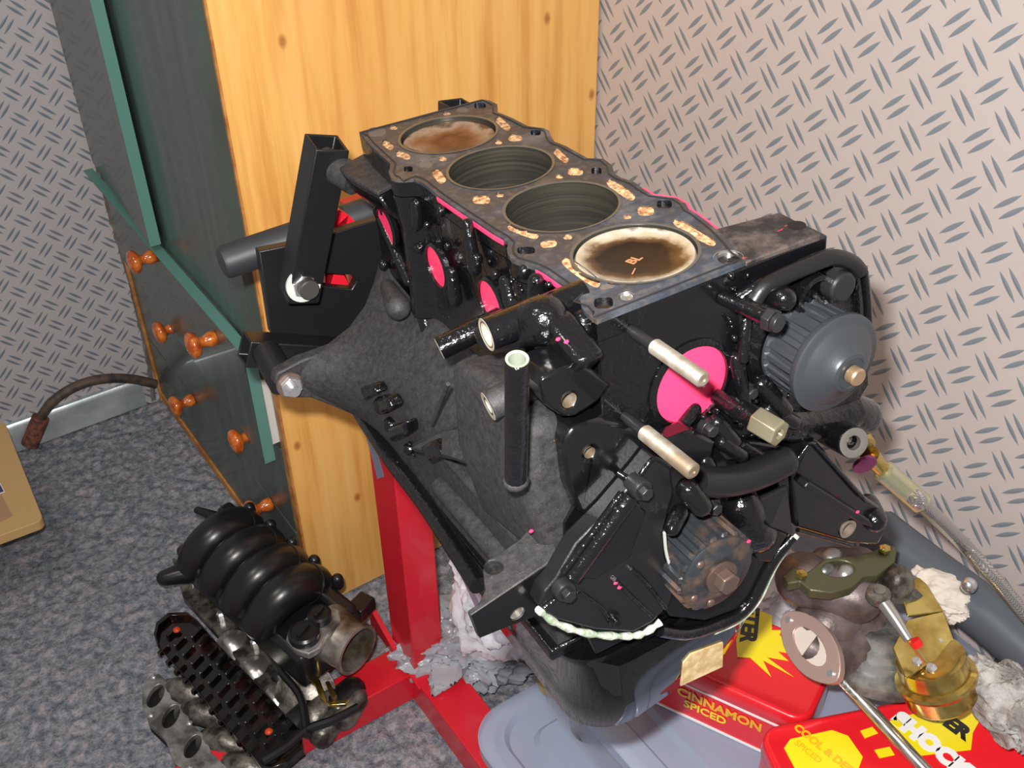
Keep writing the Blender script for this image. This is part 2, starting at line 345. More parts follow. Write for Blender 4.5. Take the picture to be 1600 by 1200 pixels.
# ---------------------------------------------------------------- cupboard
Nn = U(494, 950, z=FZ); Ff = U(257, 622, z=FZ)
wy = (Ff-Nn).normalized(); wx = V(wy.y, -wy.x, 0)
WF = Matrix((wx, wy, V(0, 0, 1))).transposed().to_4x4(); WF.translation = Nn
WL = (Ff-Nn).length; HB = .0; HT = 1.95
D = min(.55, (WX-.002-Nn.x-WL*wx.y*0)/wx.x-.01)
def Wd(px, py, **k): return hit(px, py, WF, **k)
z1t, z1b = -.490-FZ, -.681-FZ
cup = thing('cupboard', 'tall cupboard with a varnished pine side and dark green doors and drawers', 'cupboard', WF)
dep = (WX-.004-Nn.x)/max(wx.x, .9)
put(M().box((dep/2, .009, HT/2), (dep, .018, HT)), 'side_panel', pine_m, cup, WF, bevel=.0012, label='varnished pine side panel with small knots')
put(M().box((dep/2-.03, WL-.009, HT/2), (dep-.08, .018, HT)), 'side_panel', pine_m, cup, WF)
put(M().box((.006, WL/2, .010), (.026, WL-.002, .020)), 'plinth', pine_e, cup, WF)
put(M().box((.20, WL/2, z1t-.06), (.39, WL-.038, .016)), 'gap_dark_board', green, cup, WF)  # board added to make the open gap above the drawers look dark
put(M().box((-.004, WL-.003, .26), (.010, .006, .52)), 'edge_strip', pine_e, cup, WF)
put(M().box((dep/2, WL/2, HT-.01), (dep-.06, WL-.04, .02)), 'top_panel', pine_m, cup, WF)
put(M().box((-.0015, .0085, HT/2), (.003, .0182, HT-.002)), 'edge_strip', pine_e, cup, WF)
put(M().box((dep-.07, WL/2, HT/2), (.012, WL-.04, HT-.04)), 'back_panel', melam, cup, WF)
E_ = hit(243, 383, WF, z=z1t+.012)
H_ = V(-.010, WL-.004, 0)
dn = put(M().box((-.009, (.004+.405)/2, (z1t-.05+HT-.02)/2), (.016, .401, HT+.03-z1t)), 'door', [green], cup, WF, bevel=.001, label='closed near door of dark green')
hd = (V(E_.x, E_.y, 0)-H_); ang = math.atan2(hd.y, hd.x); ln = hd.length; c = H_+hd/2
Rz = Matrix.Rotation(ang, 3, 'Z')
df = put(M().box((c.x, c.y, (z1t+.012+HT-.02)/2), (ln, .017, HT-.032-z1t), ax=Rz), 'door', green, cup, WF, bevel=.001, label='far door of dark green standing ajar')
e = hd.normalized(); put(M().box((c.x+e.x*(ln/2+.0008), c.y+e.y*(ln/2+.0008), (z1t+.012+HT-.02)/2), (.0016, .0172, HT-.032-z1t), ax=Rz), 'edge_band', teal, df, WF)
def knob(p, par):
    k = M(); k.lathe(p+V(.036, 0, 0), (-1, 0, 0), [(.009, -.007), (.0115, -.005), (.0115, .004), (.0085, .010), (.0075, .015), (.010, .019), (.0165, .022), (.0195, .026), (.0200, .030), (.018, .034), (.012, .037), (.004, .0385)], 28)
    put(k, 'knob', knobm, par, WF, smooth=60)
rows = [(z1b, z1t, -.021, ((208, 410), (300, 540))), (z1b-.175, z1b-.004, .012, ((248, 520), (367, 690))), (.022, z1b-.179, .012, ((273, 635), (392, 800)))]
for za, zb, xo, ks in rows:
    proud = xo < -.01
    dr = put(M().box((xo-.008, WL/2+(.006 if proud else .010), (za+zb)/2), (.016, WL-(.014 if proud else .022), zb-za)), 'drawer', green, cup, WF, bevel=.001)
    if proud:
        SH = Matrix.Identity(4); SH.translation = V(0, 0, 0); Rk = Matrix.Translation(V(xo, 0, 0)) @ Matrix.Rotation(-.038, 4, 'Z') @ Matrix.Translation(V(-xo, 0, 0)); dr.data.transform(Rk)
    if proud: put(M().box((xo-.008, WL/2+.006, zb+.0006), (.0165, WL-.014, .0013)), 'edge_band', teal, dr, WF); put(M().box((xo-.008, -.0008, (za+zb)/2), (.0165, .0014, zb-za)), 'edge_band', teal, dr, WF)
    for sy_ in ((.024,) if proud else (.024, WL-.024)): put(M().box((xo+.10, sy_, (za+zb)/2-.004), (.2, .008, zb-za-.03)), 'drawer_side', melam, dr, WF)
    for kp in ks:
        ex_ = 0 if not proud else .030*hit(*kp, WF, x=xo-.045).y/WL; p = hit(*kp, WF, x=xo+ex_-.053); p.x = xo+ex_-.016-.036-.007; knob(p, dr)

# rubber hose on the skirting
hp = [U(x, y, y=WY-.035) for x, y in ((48, 688), (62, 655), (85, 625), (120, 603), (160, 592), (205, 592), (243, 600))]
hp[0].z = max(hp[0].z, FZ+.012)
hs = thing('rubber_hose', 'short black rubber hose arched along the silver skirting', 'hose', loc=hp[0])
put(M().tube(spline(hp, 8), .0095, 14), 'hose_body', simple('worn_black_rubber', (58, 54, 50), .6, var=(40, (45, 42, 42), (92, 76, 62))), hs)
put(M().cyl(U(46, 695, y=WY-.035)+V(0, 0, 0), U(64, 652, y=WY-.035), .0165, n=16), 'end_fitting', simple('rusty_fitting', (110, 62, 50), .7, var=(90, (75, 50, 45), (140, 80, 60))), hs)

# board at the left edge of the picture
zb = -.86; c1 = U(66, 806, z=zb); c2 = U(0, 640, z=zb); c3 = U(0, 838, z=zb)
ey = (c2-c1).normalized(); ex = V(-ey.y, ey.x, 0);  ex = ex if ex.x < 0 else -ex
A0 = U(68, 812, z=zb)
def rr(w_, h_, r, n=6):
    out = []
    for cx, cy, a0 in ((r, r, PI), (w_-r, r, 1.5*PI), (w_-r, h_-r, 0), (r, h_-r, .5*PI)):
        for i in range(n+1): a = a0+PI/2*i/n; out.append((cx+r*math.cos(a), cy+r*math.sin(a)))
    return out
tb = thing('low_table', 'beige low tabletop with a rounded corner and a photograph lying on it', 'table', loc=(A0.x-.1, A0.y+.1, FZ))
beige = simple('beige_wood', (196, 158, 104), .55, bump=(300, .1))
put(M().prism([A0+ex*a+ey*b-V(0, 0, .018) for a, b in rr(.5, .30, .012)], (0, 0, .018)), 'tabletop', beige, tb, bevel=.001)
for a, b in ((.22, .03), (.46, .03), (.22, .27), (.46, .27)):
    p = A0+ex*a+ey*b; put(M().box((p.x, p.y, (FZ+zb-.018)/2), (.025, .025, zb-.018-FZ)), 'leg', beige, tb)
ph = M().prism([U(x, y, z=zb+.0002) for x, y in ((0, 770), (20, 806), (0, 816), (-60, 838), (-60, 780))], (0, 0, .0006))
put(ph, 'paper_sheet', simple('brown_paper', (170, 132, 100), .6), label='brown paper with a small dark glossy photograph on a beige tabletop', cat='paper')
ph = M().prism([U(x, y, z=zb+.001) for x, y in ((-1, 752), (8, 769), (0, 772), (-50, 790), (-50, 760))], (0, 0, .0006))
pf = put(ph, 'photograph', simple('photo_white_border', (235, 235, 240), .2), label='small glossy photograph with a white border at the left picture edge', cat='photo')
put(M().prism([U(x, y, z=zb+.0017) for x, y in ((-1, 755), (6, 768), (0, 770), (-50, 786), (-50, 763))], (0, 0, .0003)), 'print_area', simple('photo_violet', (58, 50, 96), .2), pf)

# ---------------------------------------------------------------- engine stand
st = thing('engine_stand', 'red engine stand with a black adjustable mounting head behind the engine', 'engine stand', loc=(.07, .38, FZ))
PY = .355
pl_ = U(637, 947, y=PY); pr_ = U(687, 947, y=PY); pw = pr_.x-pl_.x; pz = FZ+.05
pcx = (pl_.x+pr_.x)/2
post = put(M().box((pcx, PY+.034, (pz-.20)/2), (pw, .068, -.20-pz)), 'post', red_st, st, bevel=.002)
# decal on the post
put(M().prism([U(x, y, x=pcx-pw/2-.0005) for x, y in ((558, 640), (575, 650), (600, 745), (590, 748), (578, 700))], (-.0005, 0, 0)), 'sticker', simple('grey_blue_sticker', (120, 128, 150), .4), post)
# base: cross tube with flared collar, and the long tube towards the viewer
X0 = pcx-.62
bz = FZ+.026
put(M().box(((X0+pcx-.16)/2, PY+.03, bz), (pcx-.16-X0, .052, .050)), 'cross_leg', red_st, st, bevel=.002)
put(M().box((pcx-.10, PY+.03, bz+.001), (.14, .060, .058)), 'leg_socket', red_st, st, bevel=.002)
put(M().box((pcx+.30, PY+.03, bz), (.50, .052, .050)), 'cross_leg', red_st, st, bevel=.002)
put(M().box((pcx, PY-.02-.16+.07, bz+.002), (pw+.014, .34, .060)), 'leg_socket', red_st, st, bevel=.002)
put(M().box((pcx, PY-.55, bz-.001), (pw+.002, .75, .050)), 'main_leg', red_st, st, bevel=.002)
put(M().prism([V(pcx-pw/2-.010, PY-.03, bz+.03), V(pcx-pw/2-.010, PY+.12, bz+.03), V(pcx-pw/2-.010, PY+.12, bz+.075), V(pcx-pw/2-.010, PY+.04, bz+.04)], (.008, 0, 0)), 'gusset', red_st, st)
# mounting head in the block's frame
hp_ = .275
hb = [L(x, y, y=hp_) for x, y in ((404, 393), (470, 380), (560, 352), (640, 330), (700, 470), (640, 560), (560, 575), (470, 545), (424, 522))]
slot = [L(x, y, y=hp_) for x, y in ((495, 428), (520, 428), (550, 430), (557, 440), (550, 452), (525, 450), (500, 446))]
hd_ = put(M().prism(hb, (0, .012, 0), holes=[slot]), 'head_plate', flatb, st, BF, bevel=.0012)
put(M().cyl(L(500, 400, y=.292)+V(.10, 0, -.02), L(500, 400, y=.36)+V(.10, .0, -.02), .045), 'head_tube', red_st, st, BF)
put(M().prism([L(x, y, y=.30) for x, y in ((505, 340), (530, 328), (545, 336), (560, 352), (505, 372))]+[L(510, 470, y=.30), L(560, 470, y=.30)][::-1], (0, .01, 0)), 'head_gusset', red_st, st, BF)
h0 = L(345, 412, y=.33); h1 = L(520, 352, y=.33)
put(M().lathe(h0, h1-h0, [(.012, 0), (.0155, .002), (.017, .006), (.017, (h1-h0).length+.12)], 28), 'handle', simple('black_rubber_grip', (44, 46, 50), .5), st, BF)
def sq_arm(a, b, w_, up=(0, 1, 0), hollow=True, name='arm'):
    a, b = Vector(a), Vector(b); d = (b-a).normalized(); u = Vector(up); u = (u-d*u.dot(d)).normalized(); v = d.cross(u)
    def ring(p, h): return [p+u*h+v*h, p-u*h+v*h, p-u*h-v*h, p+u*h-v*h]
    h = w_/2
    q = M(); secs = [ring(a, h*.9), ring(a+d*.002, h), ring(b, h)]
    if hollow: secs += [ring(b, h*.82), ring(b-d*.03, h*.82)]
    q.loft(secs); return put(q, name, flatb, st, BF, bevel=.0012)
# upper-left arm, hollow at its top, bolted at the bottom
a1 = sq_arm(L(466, 462, y=.245), L(511, 222, y=.215), .031)
b0 = L(474, 446, y=.2265)
wsh = put(M().lathe(b0+V(0, .002, 0), (0, -1, 0), [(.0165, 0), (.0165, .003)], 28), 'washer', simple('white_zinc_washer', (222, 224, 220), .4, metal=.3), st, BF)
put(M().lathe(b0, (0, -1, 0), [(.0115, 0), (.0115, .005)], 6), 'nut', zinc, st, BF, bevel=.0006)
put(M().lathe(b0+V(.0015, -.003, 0), (0, -1, 0), [(.0085, 0), (.0095, .001), (.0095, .010), (.0085, .0112)], 24), 'bolt_end', simple('dark_bolt_end', (92, 90, 88), .45, metal=.7), st, BF)
put(M().cyl(L(506, 252, y=.225), L(556, 282, y=.188), .0135), 'arm_sleeve', dust, st, BF)
# lower-left arm with cap and sleeve
a2 = sq_arm(L(560, 556, y=.262), L(381, 545, y=.262), .028, hollow=True)
eb = L(452, 600, y=.188)
put(M().lathe(eb, (0, -1, 0), [(.0125, 0), (.0125, .003)], 28), 'washer', simple('brownish_washer', (120, 104, 96), .5, metal=.6), st, BF)
en_ = put(M().lathe(eb+V(0, -.003, 0), (0, -1, 0), [(.0105, 0), (.0105, .006)], 6), 'nut', zinc, st, BF, bevel=.0006)
put(M().cyl(eb+V(0, -.009, 0), eb+V(0, -.017, 0), .005), 'bolt_end', zinc, st, BF)
put(M().lathe(L(415, 548, y=.250), L(440, 592, y=.215)-L(415, 548, y=.250), [(.014, 0), (.0145, .045)], 24), 'arm_sleeve', flatb, st, BF)
# rear right arm seen over the far deck corner
a3 = sq_arm(L(712, 240, y=.26), L(712, 160, y=.26), .026, hollow=True)

# ---------------------------------------------------------------- storage crates
def crate(name, label, x0, x1, y0, y1, zb_, zt, mat, rim=.014, r=.05, taper=.02, yaw=0, lid=None):
    T = Matrix.Translation(V((x0+x1)/2, (y0+y1)/2, zb_)) @ Matrix.Rotation(yaw, 4, 'Z')
    t = thing(name, label, 'box', T, group='stacked clear crates'); w_, h_ = x1-x0, y1-y0; H = zt-zb_
    def ring(ins, z, rad): return [V(a-w_/2+ins, b-h_/2+ins, z) for a, b in rr(w_-2*ins, h_-2*ins, max(rad-ins*.5, .004), 8)]
    q = M().loft([ring(taper, 0, r), ring(taper*.3, H*.7, r), ring(0, H-.012, r), ring(-.002, H-.010, r), ring(-rim, H-.008, r), ring(-rim, H, r), ring(.0, H, r), ring(.003, H-.004, r), ring(taper*.3+.003, H*.7, r), ring(taper+.003, .004, r)])
    put(q, 'tub', mat, t, T, smooth=40)
    if lid:
        l_ = M().loft([ring(-rim-.003, H-.014, r), ring(-rim-.004, H+.004, r), ring(-rim+.004, H+.010, r), ring(.012, H+.010, r), ring(.018, H+.002, r), ring(.045, H+.002, r), ring(.052, H+.010, r), ring(.10, H+.011, r)])
        put(l_, 'lid', lid, t, T, smooth=40)
    return t
crate('storage_crate', 'lower clear plastic crate with a grooved rounded lid, beside the red stand', .035, .53, -.62, .175, FZ+.002, -.90, clear, lid=clear2)
crate('storage_crate', 'upper clear plastic crate under the oil pan with the red tins on its lid', .105, .53, -.58, .19, -.885, -.73, clear, lid=clear2)
# contents of the upper crate
for px, py, z, rr_, mt, nm, lb in ((835, 1090, -.86, .035, gold, 'brass_fitting', 'blurred brass coloured fitting inside the clear crate'), (905, 1150, -.86, .04, alu, 'metal_housing', 'small metal housing inside the clear crate beside the fitting')):
    p = U(px, py, z=z); p.x = max(p.x, .16)
    t = thing(nm, lb, 'engine part', loc=p)
    put(M().lathe(p+V(0, 0, -.012), (0, .3, 1), [(rr_*.6, 0), (rr_, .008), (rr_, .02), (rr_*.5, .026), (rr_*.4, .05)], 24), 'body', mt, t)
    put(M().lathe(p+V(.0, -rr_*.9, .02), (0, -1, .1), [(.010, 0), (.010, .03)], 6), 'nut', zinc, t)
def blob(c, r, seed, amp=.35, fr=9, nu=110, nv=80, fold=0):
    c = Vector(c)
    def fn(u, v):
        a, b = 2*PI*u, PI*v; d = V(math.sin(b)*math.cos(a), math.sin(b)*math.sin(a), math.cos(b)); p = V(d.x*r[0], d.y*r[1], d.z*r[2])
        w_ = p+.03*noise.noise_vector(p*fr*1.3+V(seed, seed, 0)); s_ = noise.noise(p*fr+V(seed, 0, 0))*amp + amp*(.55-1.6*abs(noise.noise(w_*fr*1.9+V(0, seed, 0)))-.8*abs(noise.noise(w_*fr*4.5+V(seed, 3, 0)))-.35*abs(noise.noise(w_*fr*11))) + fold*abs(math.sin(14*(p.x-p.y)+6*noise.noise(p*8)))
        return c+p*(1+s_)
    return M().grid(nu, nv, fn)
put(M().prism([V(.33, .21, FZ+.0), V(.52, .21, FZ), V(.52, .33, FZ), V(.33, .33, FZ)], (0, 0, .16)), 'cardboard_box', simple('pale_card', (200, 198, 200), .6), bevel=.003, label='pale cardboard box behind the red post', cat='box')
put(blob((.165, .30, -.80), (.075, .07, .14), 3, .3, 9), 'plastic_bag', clothw, label='crumpled white plastic bag behind the red post', cat='bag')
put(blob((.13, .36, -.96), (.10, .09, .05), 8, .35, 12), 'plastic_bag', simple('clear_crinkled_bag', (176, 182, 190), .25, bump=(60, .8, .003), alpha=.8), label='greyish crinkled bag on the carpet at the foot of the red post', cat='bag')
put(blob((.215, .42, -.74), (.05, .04, .12), 5, .15, 6), 'yellow_bag', simple('yellow_plastic', (214, 180, 30), .4), label='yellow plastic bag showing between the red post and the engine', cat='bag')
pA, pB = U(690, 815, z=-.66), U(752, 948, z=-.66)
put(M().prism([pA, pB, pB+V(.030, 0, 0), pA+V(.030, 0, 0)], (0, 0, -.03)), 'grey_strip', simple('grey_violet_plastic', (178, 178, 196), .4), bevel=.002, label='pale violet-grey plastic strip between the engine and the white bag', cat='strip')

# ---------------------------------------------------------------- red tins
def tin(name, label, Q, zt, ht, org, ydir, wlen, dlen, side_text, lidh=.022):
    """org: near-left top corner, ydir: unit vector of the long front edge, depth goes to the left-hand normal"""
    e1 = Vector(ydir).normalized(); e2 = V(-e1.y, e1.x, 0)
    T = Matrix((e1, e2, V(0, 0, 1))).transposed().to_4x4(); T.translation = V(org.x, org.y, zt-ht)
    t = thing(name, label, 'tin', T, group='red gift tins')
    def ring(ins, z, rad=.022): return [V(a+ins, b+ins, z) for a, b in rr(wlen-2*ins, dlen-2*ins, rad-min(ins, .01), 7)]
    put(M().loft([ring(.004, 0), ring(.0012, .002), ring(.0012, ht-lidh)]), 'body', red_tin, t, T)
    put(M().loft([ring(0, ht-lidh), ring(-.0006, ht-lidh+.001), ring(-.0006, ht-.005), ring(.0005, ht-.002), ring(.003, ht-.0002), ring(.006, ht), ring(.007, ht-.0006)]), 'lid', red_tin, t, T)
    return t, T, e1, e2
zt1 = -.635
a = U(1110, 1064, z=zt1); b = U(1262, 1132, z=zt1)
e1 = (b-a).normalized()
t1, T1, _, _ = tin('gift_tin', 'red tin with a yellow burst lying under the turbocharger flange, behind the other tin', None, zt1, .085, a-e1*.085+V(0, 0, 0), e1, (b-a).length+.085, .115, 'CINNAMON')
LW = (b-a).length+.085
def flat_on(T, z, dz=.0004): return lambda v: T @ V(v.x, v.y, z+dz*.5+v.z)
def poly2(pts, T, z, dz): return M().prism([T @ V(x, y, z) for x, y in pts], T.to_3x3() @ V(0, 0, dz))
Ti = T1.inverted(); HT1 = .085
def onT(T, z, px, py):
    p = hit(px, py, T, z=z); return (p.x, p.y)
burst = [(1163, 958), (1175, 950), (1206, 962), (1206, 985), (1222, 985), (1218, 992), (1243, 1023), (1215, 1018), (1232, 1033), (1198, 1027), (1240, 1058), (1192, 1032), (1205, 1058), (1172, 1028), (1152, 1027), (1150, 1000)]
put(poly2([onT(T1, HT1, *p) for p in burst], T1, HT1, .0004), 'printed_burst', yel, t1)
def textframe(T, z, p0, p1, flipn=False):
    """text baseline from pixel p0 to pixel p1 on the plane z of T"""
    a = V(*onT(T, z, *p0), 0); b = V(*onT(T, z, *p1), 0); x = (b-a).normalized(); y = V(-x.y, x.x, 0)
    return (lambda v: T @ (a+x*v.x+y*v.y+V(0, 0, z+.0006+v.z))), (b-a).length
fn, ln = textframe(T1, HT1, (1163, 946), (1156, 1010)); put(M().text('TTER'.replace('TT', 'FT'), fn, ln/2.5, .0002, .0012), 'lettering', blackp, t1)
# front side (towards y=0 of the tin frame): text and white lines
def side(T, z0): return lambda v: T @ V(v.x, .0002-v.z-.0008, z0+v.y)
put(M().box((LW/2, .0006, .0595), (LW-.05, .0016, .0022)).box((LW/2, .0006, .004), (LW-.05, .0016, .0030)), 'white_line', whitep, t1, T1)
put(M().text('CINNAMON', lambda v: T1 @ V(.048+v.x, -.0002-v.z, .038+v.y), .0185, .0002, .0006), 'lettering', orangep, t1)
put(M().text('SPICED', lambda v: T1 @ V(.058+v.x, -.0002-v.z, .022+v.y), .0165, .0002, .0004), 'lettering', yel, t1)
zt2 = -.615
a2_, b2_ = U(1183, 1138, z=zt2), U(1545, 1067, z=zt2); f2 = U(1497, 1210, z=zt2)
# frame: long edge from b2_ towards a2_ is the far edge; use ydir along a2_->b2_ and the near edge as origin
e1 = (b2_-a2_).normalized(); e2 = V(-e1.y, e1.x, 0); DP = .155
t2, T2, _, _ = tin('gift_tin', 'nearest red tin with white and black lettering, under the golden actuator', None, zt2, .075, a2_-e2*DP, e1, (b2_-a2_).length, DP, '')
H2 = .075
oct_ = [(1225, 1169), (1235, 1155), (1300, 1141), (1325, 1150), (1348, 1183), (1340, 1205), (1300, 1240), (1260, 1235)]
put(poly2([onT(T2, H2, *p) for p in oct_], T2, H2, .0004), 'printed_octagon', yel, t2)
b2s = [(1386, 1128), (1436, 1113), (1480, 1098), (1539, 1096), (1534, 1120), (1520, 1145), (1517, 1172), (1430, 1182), (1400, 1150), (1380, 1131)]
put(poly2([onT(T2, H2, *p) for p in b2s], T2, H2, .0004), 'printed_burst', yel, t2)
put(poly2([onT(T2, H2, *p) for p in ((1344, 1142), (1363, 1136), (1372, 1146), (1351, 1154))], T2, H2, .0004), 'printed_bar', yel, t2)
put(poly2([onT(T2, H2, *p) for p in ((1366, 1172), (1390, 1167), (1398, 1180), (1374, 1185))], T2, H2, .0004), 'printed_bar', yel, t2)
fn, ln = textframe(T2, H2, (1392, 1126), (1476, 1193)); put(M().text('SHOCK', fn, ln/2.55, .0002, .0024), 'lettering', whitep, t2)
fn, ln = textframe(T2, H2, (1440, 1108), (1512, 1160)); put(M().text('FTER', fn, ln/2.35, .0002, .0014), 'lettering', blackp, t2)
fn, ln = textframe(T2, H2, (1239, 1138), (1318, 1202)); put(M().text('COOL & DEEP RED', fn, ln/5.2, .0002, .0006), 'lettering', orangep, t2)
fn, ln = textframe(T2, H2, (1240, 1162), (1290, 1202)); put(M().text('SPICED', fn, ln/4, .0002, .0002), 'lettering', orangep, t2)
# things under and right of the tins
put(blob((.355, .06, -.715), (.10, .10, .03), 11, .25, 9, 130, 90), 'plastic_bag', clothw, label='white and pale blue crumpled bag under the turbocharger', cat='bag')
gp = [U(x, y, z=-.70) for x, y in ((1548, 1045), (1600, 1010), (1660, 1240), (1480, 1250))]
put(M().prism([p for p in gp], (0, 0, .045)), 'dark_green_case', simple('dark_green_plastic', (52, 64, 54), .6, bump=(500, .2)), bevel=.004, label='dark green case between the front tin and the grey cloth', cat='case')
put(blob(U(1596, 1110, z=-.55), (.036, .062, .045), 21, .22, 20, 90, 60), 'grey_cloth', clothg, label='crumpled fluffy grey cloth at the right picture edge', cat='cloth')
put(blob(U(1458, 925, z=-.575), (.040, .046, .022), 31, .28, 16, 90, 60), 'cream_rag', cream, label='cream rag bunched behind the golden bracket', cat='rag')
# grey pipe along the wall
PX_ = .47
pp = [U(x, y, x=PX_) for x, y in ((1370, 830), (1440, 885), (1520, 945), (1600, 1010), (1700, 1095))]
pip = thing('grey_pipe', 'fat dark grey pipe lying along the right wall below the braided hose', 'pipe', loc=pp[0])
put(M().tube(spline(pp, 6), .030, 24), 'pipe_body', simple('grey_plastic_pipe', (84, 92, 100), .42), pip)
sc = U(1516, 905, x=PX_-.012); put(M().cyl(sc+V(0, .0, -.015), sc+V(-.02, -.01, .012), .008), 'clamp', bolt_b, pip); put(M().ball(sc+V(-.022, -.011, .014), .009), 'clamp_screw', zinc, pip)
# ---------------------------------------------------------------- turbocharger (world frame)
TZ = -.50
tu = thing('turbocharger', 'small brown cast turbocharger with a gold wastegate can on the crumpled bag', 'turbocharger', loc=U(1330, 980, z=-.60))
def ring_at(px, py, z, r, ax): return U(px, py, z=z)
cx_ = U(1378, 985, z=-.54); axT = V(.25, .15, 1).normalized()
put(M().lathe(cx_-axT*.05, axT, [(.052, 0), (.060, .004), (.060, .016), (.054, .020), (.046, .022), (.046, .032), (.040, .034), (.040, .042), (.034, .044), (.034, .055), (.026, .058)], 40), 'compressor_stack', alu, tu)
put(M().lathe(U(1398, 925, z=-.505), axT, [(.026, 0), (.030, .004), (.030, .012), (.02, .014)], 32), 'bearing_ring', alu, tu)
# volute: a scroll that shrinks along a spiral
vc = U(1295, 975, z=-.54); P_, R_ = [], []
for i in range(26):
    t = i/25; a_ = 1.0-3.9*t; R0 = .040; P_.append(vc+V(R0*math.cos(a_), R0*math.sin(a_)*.8, .012*math.sin(a_)+.004)); R_.append(.030-.012*t)
put(M().tube(P_, R_, 20).ball(vc+V(0, 0, .0), (.040, .036, .036), 24), 'volute', cast, tu, smooth=60)
put(M().capsule(U(1255, 905, z=-.50), U(1340, 935, z=-.50), .030, .026, 22), 'casting_neck', cast, tu, smooth=60)
put(M().capsule(U(1330, 940, z=-.52), U(1385, 905, z=-.52), .024, .020, 20).capsule(U(1290, 880, z=-.49), U(1345, 880, z=-.49), .018), 'casting_neck', cast, tu, smooth=60)
# top flange
tf = [(1222, 900), (1240, 885), (1262, 893), (1290, 872), (1330, 868), (1362, 862), (1385, 848), (1402, 856), (1398, 878), (1372, 898), (1350, 900), (1330, 918), (1298, 926), (1266, 922), (1250, 908), (1232, 912)]
fl_ = put(M().prism([U(x, y, z=-.465) for x, y in tf], (0, 0, -.012), holes=[[U(1310+26*math.cos(t*PI/8), 890+13*math.sin(t*PI/8)-2, z=-.465) for t in range(16)]]), 'inlet_flange', simple('olive_browned_flange', (92, 92, 66), .4, metal=.5, bump=(200, .3)), tu, bevel=.0015)
for p in ((1252, 899), (1382, 860)):
    b = U(*p, z=-.463); put(M().lathe(b, (0, 0, 1), [(.006, 0), (.006, .004), (.003, .006)], 6), 'flange_bolt', gold, fl_)
for p in ((1300, 870), (1322, 895), (1290, 890)):
    put(M().ball(U(*p, z=-.475), (.012, .010, .008)), 'casting_boss', alu, tu, smooth=60)
# outlet flange plate facing lower left
o1, o2 = U(1226, 960, z=-.53), U(1306, 1062, z=-.53); dv = (o2-o1).normalized(); nv = V(-.72, -.42, .55); nv = (nv-dv*nv.dot(dv)).normalized(); sv = dv.cross(nv)
mid = (o1+o2)/2; hl = (o2-o1).length/2
def fl_pt(t, r): return mid+dv*(hl*math.cos(t)*1.03)+sv*(r*math.sin(t))
ringo = [fl_pt(2*PI*i/28, .026-.006*abs(math.cos(2*PI*i/28))**3) for i in range(28)]
ringi = [mid+dv*(hl*.55*math.cos(2*PI*i/20))+sv*(.013*math.sin(2*PI*i/20)) for i in range(20)]
pbf = simple('pale_browned_flange', (186, 158, 148), .35, metal=.4)
ofl = put(M().prism(ringo, nv*-.010, holes=[ringi]), 'outlet_flange', pbf, tu, bevel=.001)
put(M().prism([p-nv*.002 for p in ringi], nv*-.004), 'port_cover', simple('pale_port_cover', (232, 218, 206), .35, metal=.2), ofl)
put(M().prism([mid+dv*(hl*.7*math.cos(2*PI*i/24))+sv*(.02*math.sin(2*PI*i/24))-nv*.011 for i in range(24)], nv*-.05), 'outlet_neck', cast, tu)
for s_ in (-.82, .82): put(M().lathe(mid+dv*hl*s_+nv*.0, nv, [(.0035, 0), (.0035, .003)], 10), 'dowel', zinc, ofl)
# gold bracket, can, rod
zg = -.50
bk = [U(x, y, z=zg+.01) for x, y in ((1420, 908), (1436, 902), (1448, 912), (1474, 955))]+[U(1418, 962, z=zg+.01), U(1412, 940, z=zg+.01)]
bk2 = [U(1474, 955, z=zg+.01), U(1495, 1012, z=zg-.005), U(1415, 1060, z=zg-.005), U(1395, 1012, z=zg-.005), U(1418, 968, z=zg+.01)]
br = put(M().prism(bk, (0, 0, -.003)).prism(bk2, (0, 0, -.003)), 'gold_bracket', gold, tu, bevel=.0008, label='yellow passivated actuator bracket')
for p in ((1465, 1000), (1432, 1035), (1455, 1045)): put(M().lathe(U(*p, z=zg-.004), (0, 0, 1), [(.0055, 0), (.005, .003), (.002, .004)], 14), 'rivet', zinc, br)
ca = U(1452, 1025, z=zg-.008); axc = V(.18, -.45, -1).normalized()
put(M().lathe(ca, axc, [(.030, 0), (.034, .002), (.0345, .018), (.0345, .022), (.0395, .024), (.0405, .027), (.0395, .030), (.036, .032), (.036, .050), (.033, .054), (.02, .056)], 48), 'actuator_can', gold, tu, label='gold actuator can')
ra, rb, rc = U(1372, 930, z=-.455), U(1420, 1000, z=-.470), U(1446, 1034, z=-.488)
put(M().tube([ra, (ra+rb)/2+V(0, 0, .001), rb], [.0075, .0065, .0045], 12), 'lever_arm', steel, tu)
put(M().lathe(ra+V(0, 0, -.004), (0, 0, 1), [(.012, 0), (.012, .008), (.006, .010), (.006, .013)], 20), 'lever_pivot', alud, tu)
put(M().cyl(rb, rc, .0024, n=10), 'push_rod', gold, tu)
put(M().lathe(U(1430, 1003, z=-.468), (rc-rb), [(.0055, -.002), (.0055, .005)], 10), 'paint_mark', simple('red_paint_dab', (230, 30, 30), .4), tu)
put(M().lathe(U(1402, 907, z=-.48), (0.2, .1, 1), [(.016, -.02), (.018, 0), (.012, .012), (.006, .016)], 24), 'oil_boss', alud, tu)
